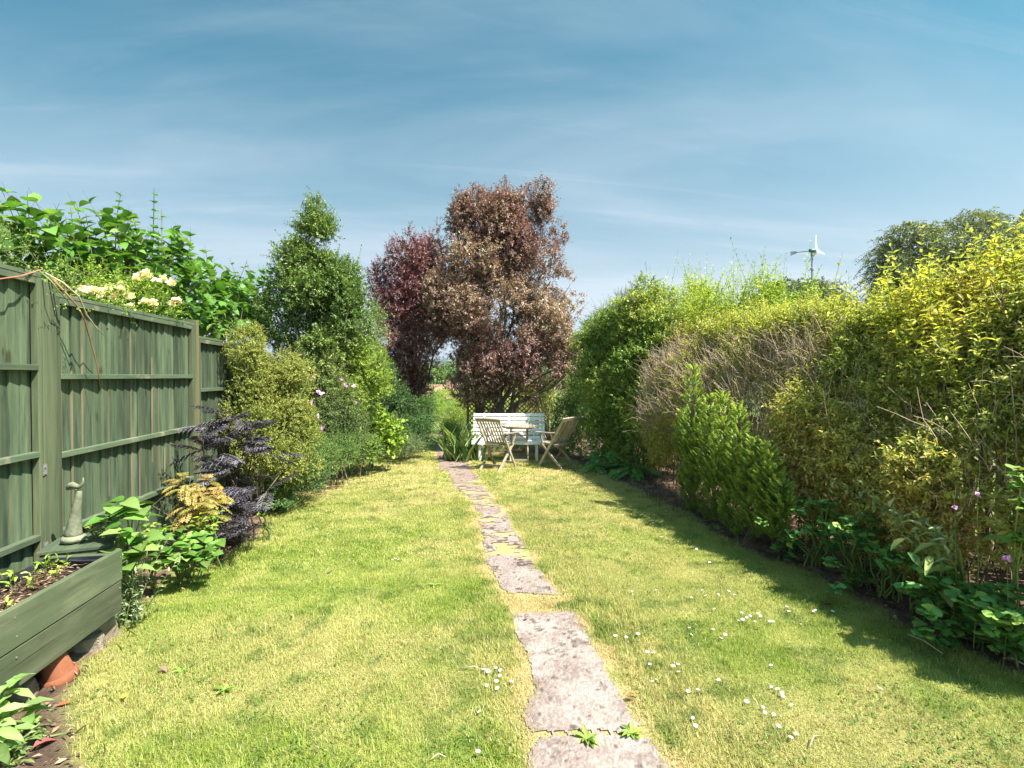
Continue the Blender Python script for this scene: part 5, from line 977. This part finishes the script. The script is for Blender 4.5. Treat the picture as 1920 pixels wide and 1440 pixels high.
# golden conifer: flat upward plumes
M_CONI = leafmat('golden_conifer_spray', [(.08, .15, .028), (.14, .235, .042), (.27, .35, .07), (.46, .45, .12)], .26, .6)
def conifer(lab, plumes, seed=0, ll=.020, nsp=46, name='golden_conifer'):
    b0 = at(*plumes[0][:3]); root = empty(name, (max(b0.x, 2.85), plumes[0][2]+.15, float(gz(0, plumes[0][2]))), lab, 'conifer'); fo = Fol(); st = Fol(); E = []
    for px, py, Y, hpx, wpx in plumes:
        top = np.array(at(px, py, Y)); H = hpx*pxm(Y); Wd_ = wpx*pxm(Y)*.5; n = int(nsp*H/.4)+14
        t = rg.random(n)**.8; a = rg.random(n)*6.28; rr = Wd_*np.sin(np.clip(t*.9+.08, 0, 1)*2.6)*rg.uniform(.3, 1, n)
        o = top[None]-np.c_[np.zeros((n, 2)), t*H]+np.c_[np.cos(a)*rr*.6, np.sin(a)*rr*.6, np.zeros(n)]
        d = np.c_[np.cos(a)*.75, np.sin(a)*.75, np.full(n, .8)]
        s_ = .07+.05*t
        sd = nrm(np.cross(d, [0, 0, 1.]))
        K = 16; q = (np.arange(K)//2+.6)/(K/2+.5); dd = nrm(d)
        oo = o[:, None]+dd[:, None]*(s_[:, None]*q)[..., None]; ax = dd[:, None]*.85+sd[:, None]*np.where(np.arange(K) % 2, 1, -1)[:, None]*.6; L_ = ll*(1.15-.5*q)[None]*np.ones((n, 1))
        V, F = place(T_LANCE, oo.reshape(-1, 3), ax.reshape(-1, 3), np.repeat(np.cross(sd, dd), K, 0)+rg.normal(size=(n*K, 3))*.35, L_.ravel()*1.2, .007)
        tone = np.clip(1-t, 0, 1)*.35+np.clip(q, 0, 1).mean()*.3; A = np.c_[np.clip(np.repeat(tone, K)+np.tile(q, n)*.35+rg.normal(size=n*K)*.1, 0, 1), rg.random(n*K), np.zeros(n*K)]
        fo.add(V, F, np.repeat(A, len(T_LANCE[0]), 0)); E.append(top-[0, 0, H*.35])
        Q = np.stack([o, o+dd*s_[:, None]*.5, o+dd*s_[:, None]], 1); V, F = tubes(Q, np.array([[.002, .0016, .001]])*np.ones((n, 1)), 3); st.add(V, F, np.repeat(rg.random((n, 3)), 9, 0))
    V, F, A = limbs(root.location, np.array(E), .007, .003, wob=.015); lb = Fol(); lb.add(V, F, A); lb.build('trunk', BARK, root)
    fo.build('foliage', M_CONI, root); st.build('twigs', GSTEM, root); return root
conifer('tall golden green conifer with upward plumes in front of the clipped hedge', nsp=80, ll=.026, plumes=[(1300, 688, YR(1300, 2.86), 190, 70), (1330, 745, YR(1330, 2.86), 170, 70), (1355, 740, YR(1355, 2.86), 190, 75), (1385, 760, YR(1385, 2.86), 180, 70), (1310, 800, YR(1310, 2.86), 140, 70), (1345, 830, YR(1345, 2.86), 130, 80), (1375, 850, YR(1375, 2.86), 130, 70), (1300, 860, YR(1300, 2.86), 110, 70), (1290, 820, YR(1290, 2.86), 120, 50), (1335, 900, YR(1335, 2.86), 80, 70), (1280, 770, YR(1280, 2.86), 90, 40)])
conifer('bright yellow tipped conifer plume leaning out right of the tall golden conifer', nsp=80, ll=.026, plumes=[(1415, 820, YR(1415, 2.80), 110, 65), (1440, 832, YR(1440, 2.80), 130, 65), (1400, 850, YR(1400, 2.80), 120, 60), (1455, 870, YR(1455, 2.80), 110, 55), (1470, 905, YR(1470, 2.80), 90, 55), (1435, 880, YR(1435, 2.80), 90, 60)])
conifer('small low conifer at the foot of the yellow tipped plume', nsp=70, ll=.024, plumes=[(1415, 935, YR(1415, 2.78), 80, 60), (1440, 940, YR(1440, 2.78), 80, 60), (1395, 950, YR(1395, 2.78), 70, 55), (1455, 960, YR(1455, 2.78), 60, 50), (1370, 920, YR(1370, 2.78), 80, 60)])
# fern and low leafy plants on the right bed
bs = G(1150, 868)
fronds('fern', 'dark green fern at the foot of the far hedge beside the folding chair', 'fern', [(1130, 855, 8.3, 10), (1150, 850, 8.2, 10), (1165, 865, 7.9, 10), (1120, 865, 8.2, 8), (1185, 880, 7.5, 8), (1150, 878, 7.8, 8)], leafmat('fern_frond', [(.07, .20, .05), (.12, .28, .07), (.20, .36, .12)], .4), GSTEM, .42, 26, .085, .016, (bs.x+.1, bs.y), 6, -.28, sub=2, sang=70)
M_GERA = leafmat('lobed_ground_leaf', [(.045, .14, .035), (.08, .20, .05), (.13, .26, .065), (.24, .32, .06)], .35, .45)
LP = [('clump of lobed green leaves at the right bed edge below the low conifer', 1530, 985, YR(1530, 2.9), 9, .052), ('spreading green leafed clump near the tip of the grey stemmed plant', 1600, 1010, YR(1600, 2.9), 9, .055), ('low leafy clump in deep shade under the grey stemmed plant', 1665, 1065, YR(1665, 2.9), 10, .055), ('bluish green clump at the bed edge beside the dry lawn patch', 1600, 1090, YR(1600, 2.9), 6, .05),
      ('dark lobed leaves below the hanging long leaf', 1745, 1110, YR(1745, 2.9), 9, .058), ('three lobed leaves spilling over the lawn edge above the forked twig', 1770, 1165, YR(1770, 2.9), 8, .058), ('dark blue green lobed clump at the lower right edge', 1860, 1150, YR(1860, 2.9), 10, .065), ('shaded lobed leaves at the right edge by the grey twig', 1905, 1190, YR(1905, 2.9), 9, .062), ('small shaded leafy clump left of the lower right corner leaves', 1815, 1200, YR(1815, 2.9), 7, .05), ('pale green leafy clump beneath the low conifer', 1475, 1010, YR(1475, 2.9), 7, .045)]
for lab, px, py, Y, k_, s in LP:
    sp = [(px+random.uniform(-55, 55), py+random.uniform(-42, 34), Y+random.uniform(-.2, .3)) for _ in range(k_*2)]
    leafy('ground_plant', lab, 'plant', sp, T_LOBED, s*1.15, s*1.15, M_GERA, GSTEM, at(px, py+20, Y+.1), 7, .25, grp='lobed leaf clumps on the right bed', upw=1.0)
# grey-leaved flower stems arching out over the bed
g = G(1790, 1130); root = empty('arching_plant', (2.98, 2.5, float(gz(0, 2.5))), 'grey green leaved plant arching out on long pale stems with faded red heads', 'plant'); fo = Fol(); st = Fol()
for (x0, y0, Y0), (x1, y1, Y1) in (((1795, 1020, YR(1795, 2.82)), (1558, 938, YR(1558, 2.82))), ((1790, 1015, YR(1790, 2.82)), (1582, 935, YR(1582, 2.82))), ((1770, 1060, YR(1770, 2.82)), (1602, 900, YR(1602, 2.82))), ((1800, 1030, YR(1800, 2.82)), (1700, 960, YR(1700, 2.82))), ((1760, 1050, YR(1760, 2.82)), (1650, 1000, YR(1650, 2.82))), ((1790, 1060, YR(1790, 2.82)), (1730, 985, YR(1730, 2.82)))):
    A_ = np.array(at(x0, y0, Y0)); B_ = np.array(at(x1, y1, Y1)); d = (B_-A_)[None]
    rt = np.array(root.location)
    Q = np.stack([rt+rg.normal(size=3)*[.03, .03, 0], (rt+A_)/2+[.05, 0, .05], A_])[None]; V, F = tubes(Q, np.array([[.005, .0045, .004]]), 5); st.add(V, F, np.repeat(rg.random((1, 3)), 15, 0))
    shoots(fo, st, A_[None], d, np.array([np.linalg.norm(d)]), 16, .075, .034, T_BROAD, 60, .05, rs=.004, opp=True, sides=5)
fo.build('foliage', M_GREY, root); st.build('stems', GSTEM, root)
M_RED = leafmat('faded_red_head', [(.45, .10, .09), (.55, .22, .14)], .1)
fl(root, [np.array(at(1558, 936, YR(1558, 2.82))), np.array(at(1581, 934, YR(1582, 2.82)))], M_RED, .016, 8, 'flower_heads', 2)
leafy('long_leaf_plant', 'plant with one long hanging green leaf in the middle of the right bed', 'plant', [(1765, 1045, 2.45), (1745, 1030, 2.5), (1780, 1080, 2.4), (1725, 1045, 2.55)], T_LANCE, .16, .05, M_MIDG, GSTEM, at(1770, 1150, 2.5), 4, -.6)
leafy('broad_leaf_plant', 'bright green rounded leaves poking in at the right edge at mid height', 'plant', [(1915, 905, 2.1), (1925, 940, 2.1), (1905, 885, 2.12), (1918, 1005, 2.1), (1890, 1015, 2.15)], T_HEART, .07, .055, M_FRESH, GSTEM, Vector((3.0, 2.15, 0)), 6)
for i, (px, py, Y, lab) in enumerate(((1832, 928, 2.24, 'mauve knapweed flower on a thin stem, highest of the three at the right edge'), (1790, 952, 2.36, 'mauve knapweed flower on a thin stem, leftmost of the three near the right edge'), (1888, 1047, 2.1, 'mauve knapweed flower low down in the shade, lowest of the three at the right edge'))):
    a_ = at(px, py, Y); root = empty('flower', (a_.x+.05, a_.y+.05, float(gz(0, Y))), lab, 'flower', 'mauve flowers on the right bed'); fl(root, [np.array(a_)], M_PINK, .02, 16, 'flower_head', 1.2)
    m = MB(); m.tube([root.location, (a_.x+.04, a_.y+.02, (a_.z+root.location.z)/2), a_], [.0025, .002, .0015], 5); m.build('stem', GSTEM, root, True)
a_ = at(1330, 1000, 4.6)
leafy('small_plant', 'lone yellow green seedling with pointed leaves on the mulch before the conifer', 'plant', [(1342, 985, 4.55), (1352, 995, 4.5)], T_LANCE, .06, .02, M_LIME, GSTEM, at(1350, 1010, 4.5), 4)
# low timber fence seen through the hedge
rf = empty('paling_fence', (4.45, 4.5, float(gz(0, 4.5))), 'pale weathered wooden paling fence glimpsed through the stems of the right hedge', 'fence')
PALE = noisemat('pale_weathered_paling', (.24, .18, .15), (.38, .31, .27), (20, 20, 2), .85, .3)
for i in range(72):
    y = 1.0+i*.125; m = MB(); m.box((4.45, y, gz(0, y)+.52), (.02, .085, .96+random.uniform(-.03, .03))); m.build('paling', PALE, rf, True)
for z_ in (.3, .8): m = MB(); m.bar((4.49, .9, z_-.06), (4.49, 10.1, z_-.16), .05, .06); m.build('rail', PALE, rf, True)

# ================================================================== BEYOND THE GARDEN
# small wind turbine on a guyed pole
Yt = 26.0; hb_ = at(1523, 470, Yt); k = pxm(Yt)
wt = empty('wind_turbine', (hb_.x, hb_.y, float(gz(0, Yt))), 'small grey wind turbine with tail vane on a tall pole beyond the right hedge', 'wind turbine', rz=-TH)
GREYM = noisemat('grey_steel', (.22, .23, .26), (.36, .37, .40), (5, 5, 5), .5, .05); TURQ = noisemat('green_housing', (.05, .15, .14), (.09, .22, .20), (8, 8, 8), .4, .05); WHT = noisemat('white_blade', (.74, .76, .78), (.82, .84, .85), (4, 4, 4), .35, .02)
Hh = hb_.z-wt.location.z
m = MB(); m.tube([(0, 0, 0), (0, 0, Hh-4.2)], .075, 12); m.tube([(0, 0, Hh-4.2), (0, 0, Hh-.1)], .05, 12); m.lathe((0, 0, Hh-1.02), [(.05, -.08), (.10, -.05), (.10, .05), (.05, .08)], 12); m.lathe((0, 0, Hh-2.0), [(.05, -.04), (.07, -.03), (.07, .03), (.05, .04)], 12); m.lathe((0, 0, Hh-.28), [(.05, -.06), (.085, 0), (.085, .14), (.05, .18)], 12); m.build('pole', GREYM, wt, smooth=False)
for a in (0.4, 2.5, 4.6): m = MB(); m.tube([(0, 0, Hh-1.05), (1.9*math.cos(a), 1.9*math.sin(a), Hh-5.2)], .006, 4); m.build('guy_wire', GREYM, wt)
for a in (0.4, 2.5, 4.6): m = MB(); m.bar((0, 0, Hh-1.02), (.16*math.cos(a), .16*math.sin(a), Hh-1.12), .02, .03); m.build('guy_bracket', GREYM, wt)
m = MB(); Mx = Matrix.Rotation(R(90), 3, 'Y'); m.lathe((0, 0, Hh), [(0, -.19), (.09, -.17), (.115, -.08), (.115, .08), (.10, .16), (0, .17)], 16, Mx); m.build('housing', TURQ, wt, smooth=True)
m = MB(); m.lathe((.17, 0, Hh), [(.10, 0), (.105, .06), (.09, .14), (.05, .21), (0, .24)], 16, Mx); m.build('nose_cone', WHT, wt, smooth=True)
for a in (88, 208, 328):
    ca, sa = math.cos(R(a)), math.sin(R(a)); bm_ = MB(); vs = []; n_ = 6
    for i in range(n_):
        u = i/(n_-1); r0_ = .05+.84*u; ch = (.17-.10*u)*(1 if i else .7); tw = R(62-20*u)
        for s_, th_ in ((-.4, .0), (.1, .012), (.6, 0), (.1, -.008)):
            lx = th_+s_*ch*math.sin(tw); ly = s_*ch*math.cos(tw); vs.append((.23+lx, r0_*ca+ly*sa, Hh+r0_*sa-ly*ca))
    fs = [(i*4+j, i*4+(j+1) % 4, i*4+4+(j+1) % 4, i*4+4+j) for i in range(n_-1) for j in range(4)]+[(3, 2, 1, 0), (20, 21, 22, 23)]
    bm_.add(vs, fs); bm_.build('blade', WHT, wt)
m = MB(); m.tube([(-.15, 0, Hh-.01), (-.95, 0, Hh-.10)], .030, 8); DGM = noisemat('dull_dark_steel', (.10, .11, .13), (.17, .18, .20), (5, 5, 5), .6, .05); m.build('tail_boom', DGM, wt)
m = MB(); pr_ = [(-.80, .0), (-.95, .06), (-1.27, .03), (-1.21, -.09), (-1.27, -.20), (-1.0, -.11)]; n_ = 6
m.add([(x_, -.006, Hh-.09+z_) for x_, z_ in pr_]+[(x_, .006, Hh-.09+z_) for x_, z_ in pr_], [tuple(range(n_)), tuple(range(n_, 2*n_))[::-1]]+[(i, (i+1) % n_, n_+(i+1) % n_, n_+i) for i in range(n_)]); m.build('tail_vane', DGM, wt)
# birches
M_BIRCH = leafmat('birch_leaf', [(.07, .105, .035), (.13, .16, .055), (.20, .22, .085)], .3, .5)
def birch(lab, bl, n, base, ll=.09, gap=-.2, name='birch_tree'):
    root = empty(name, (base[0], base[1], float(gz(0, base[1]))), lab, 'tree', 'trees beyond the right hedge'); fo = Fol(); st = Fol(); p, o = blobpts(bl, n, .3, 1.6, gap, 0, .2)
    shoots(fo, st, p, o*.7+[0, 0, .1]+rg.normal(size=p.shape)*.4, .75*rg.uniform(.6, 1.3, len(p)), 13, ll, ll*.6, T_TINY, 50, -.75, rs=.008, tone=np.clip(.5+.5*n3(p, .8), 0, 1), upw=.6)
    fo.build('crown', M_BIRCH, root); st.build('twigs', DBARK, root); e, _ = blobpts(bl, 26, .1); V, F, A = limbs(root.location, e, .16, .03, K=7, wob=.25, spread=.1); lb = Fol(); lb.add(V, F, A); lb.build('trunk', noisemat('birch_bark', (.12, .10, .09), (.5, .48, .45), (2, 2, 5), .8, .2), root); return root
Yb = 21
birch('large grey green birch tree with drooping twigs rising at the upper right', [PB(1700, 458, Yb, 44, 36, 1.2), PB(1720, 470, Yb, 50, 40, 1.4), PB(1662, 490, Yb, 24, 30, .7), PB(1700, 510, Yb, 40, 50, 1.2), PB(1800, 445, Yb, 60, 42, 1.6), PB(1830, 420, Yb, 30, 25, .9), PB(1790, 520, Yb, 70, 60, 1.8), PB(1870, 480, Yb, 60, 55, 1.6), PB(1660, 520, Yb, 26, 36, .7), PB(1760, 580, Yb, 90, 50, 1.6), PB(1930, 470, Yb, 60, 70, 1.6), PB(1672, 560, Yb, 30, 34, .7)], 6500, (at(1780, 600, Yb).x, Yb), .12, -.45)
Yb = 34
birch('lower rounded birch crown showing behind the wind turbine pole', [PB(1470, 560, Yb, 44, 36, 1.6), PB(1530, 558, Yb, 46, 36, 1.6), PB(1440, 580, Yb, 26, 30, 1.2), PB(1575, 585, Yb, 26, 34, 1.2), PB(1500, 600, Yb, 70, 40, 1.8)], 2600, (at(1505, 600, Yb).x, Yb), .19, -.5)
# far hazy trees, house, hills
M_FARC = leafmat('distant_conifer_leaf', [(.035, .075, .04), (.06, .11, .055), (.10, .15, .07)], .1)
for i, (px, py, Y, w_) in enumerate(((1098, 612, 62, 10), (1112, 600, 66, 12), (1128, 604, 60, 11), (1078, 632, 70, 14))):
    top = at(px, py, Y); z0 = float(gz(0, Y)); H = top.z-z0
    bl = [(top.x, Y, z0+H*(.25+.17*j), w_*pxm(Y)*(1.5-.28*j), w_*pxm(Y)*(1.5-.28*j), H*.13) for j in range(5)]
    plant('distant_conifer', ('left of the three close conifers in the haze right of the copper tree', 'tallest hazy conifer right of the copper tree', 'right hand hazy conifer beside the far hedge', 'lone lower hazy conifer nearest the copper tree')[i], 'tree', bl, 500, .9, 7, .35, .22, M_FARC, DBARK, T_TINY, base=(top.x, Y), nlimb=6, r0=.2, up=.6, rs=.02, group='hazy conifers beyond the garden')
HOUSEW = noisemat('pale_render', (.55, .50, .45), (.66, .61, .56), (1, 1, 1), .9, .05); ROOFM = noisemat('pink_roof_tile', (.30, .15, .11), (.42, .23, .18), (8, 8, 1.5), .9, .3)
GLS = noisemat('dark_window', (.03, .04, .05), (.06, .07, .08), (1, 1, 1), .15, 0)
def house(lab, px, pyt, Y, w_, dp_, hw, hr, rz):
    t = at(px, pyt, Y); zb = t.z-hw-hr; r_ = empty('house', (t.x, t.y, zb), lab, 'house', rz=rz); m = MB(); m.box((0, 0, hw/2-1), (w_, dp_, hw+2)); wl = m.build('wall', HOUSEW, r_)
    a, b = w_/2+.3, dp_/2+.35; m = MB(); m.add([(-a, -b, hw-.1), (a, -b, hw-.1), (a, b, hw-.1), (-a, b, hw-.1), (-a, 0, hw+hr), (a, 0, hw+hr)], [(0, 1, 5, 4), (2, 3, 4, 5), (0, 4, 3), (1, 2, 5), (3, 2, 1, 0)]); m.build('roof', ROOFM, r_)
    m = MB(); m.box((w_*.36, 0, hw+hr), (.9, .7, 1.6)); m.build('chimney', ROOFM, r_)
    for x_ in (-w_*.3, 0, w_*.3): m = MB(); m.box((x_, -dp_/2-.01, hw*.62), (1.3, .06, 1.2)); m.build('window', GLS, r_)
house('distant house with a pink tiled roof seen through the gap between the dark trees', 812, 721, 88, 7.5, 7, 3.6, 2.2, R(6))
house('dark roofed building half hidden between the golden hedge top and the birch', 1650, 628, 30, 7, 6, 4.2, 1.8, R(20))
bpy.data.objects['house.001'].children[1].data.materials[0] = noisemat('slate_roof', (.10, .085, .085), (.18, .15, .15), (6, 6, 3), .8, .2)
for i, (px, py, Y, w_, h_) in enumerate(((818, 705, 118, 14, 18), (842, 696, 128, 14, 20), (800, 700, 125, 16, 20), (858, 700, 118, 12, 22), (780, 704, 130, 16, 20), (876, 704, 135, 16, 22))):
    t = at(px, py, Y); k = pxm(Y)
    plant('distant_tree', ('round green tree just behind the distant pink roof', 'tallest distant tree in the gap between the dark trees', 'distant tree left of the pink roof', 'distant tree at the right side of the gap', 'distant tree hidden mostly by the plum tree', 'distant tree behind the copper tree stems')[i], 'tree', [(t.x, Y, t.z-h_*k*.3, w_*k, w_*k, h_*k*.55)], 420, 1.4, 7, .7, .5, M_MIDG, BARK, T_TINY, base=(t.x, Y), nlimb=3, r0=.3, rs=.03, group='distant trees through the gap')
HILL = newmat('hillside'); q = NT(HILL); tcn = q.n('ShaderNodeTexCoord').outputs['Object']
vo = q.n('ShaderNodeTexVoronoi', {'Vector': tcn, 'Scale': .006}); hc = q.ramp(q.n('ShaderNodeSeparateXYZ', {0: vo.outputs['Color']}).outputs[0], [(0, (.045, .08, .03)), (.35, (.12, .17, .05)), (.7, (.18, .20, .08)), (1, (.05, .085, .035))])
wn = q.n('ShaderNodeTexNoise', {'Vector': tcn, 'Scale': .02, 'Detail': 6}); hc = mixc(q, q.n('ShaderNodeMapRange', {0: wn.outputs[0], 1: .48, 2: .56}).outputs[0], hc, (.03, .055, .025, 1))
q.n('ShaderNodeOutputMaterial', {0: q.n('ShaderNodeBsdfPrincipled', {'Base Color': hc, 'Roughness': .95}).outputs[0]})
hx, hy = np.meshgrid(np.linspace(-2400, 2600, 200), np.linspace(500, 2500, 70), indexing='ij')
rise = np.clip((hy-520)/1100, 0, 1); rise = rise*rise*(3-2*rise)
Hz = -16+rise*(75+ (hx-60)*.055+45*fbm(hx*.0016+5, hy*.0016, 4)*2-45)*1.0+fbm(hx*.02, hy*.02)*10*rise
Hz = np.where(rise > 0, 98*np.tanh(Hz/98), -20)
V, F = gridmesh(hx, hy, Hz); tag(build('hills', V, F, HILL, smooth=True), kind='structure')

# thin summer air: one closed box of even density round everything
hb = MB(); hb.box((100, 1180, 41), (5200, 2700, 130)); hz_o = hb.build('haze', newmat('haze_air')); tag(hz_o, kind='stuff'); hz_o['label'] = 'thin blue summer haze over the distant hills'; hz_o['category'] = 'haze'
q = NT(hz_o.data.materials[0]); q.n('ShaderNodeOutputMaterial', {1: q.n('ShaderNodeVolumePrincipled', {'Color': (.80, .88, 1, 1), 'Density': .00028, 'Anisotropy': .3}).outputs[0]})
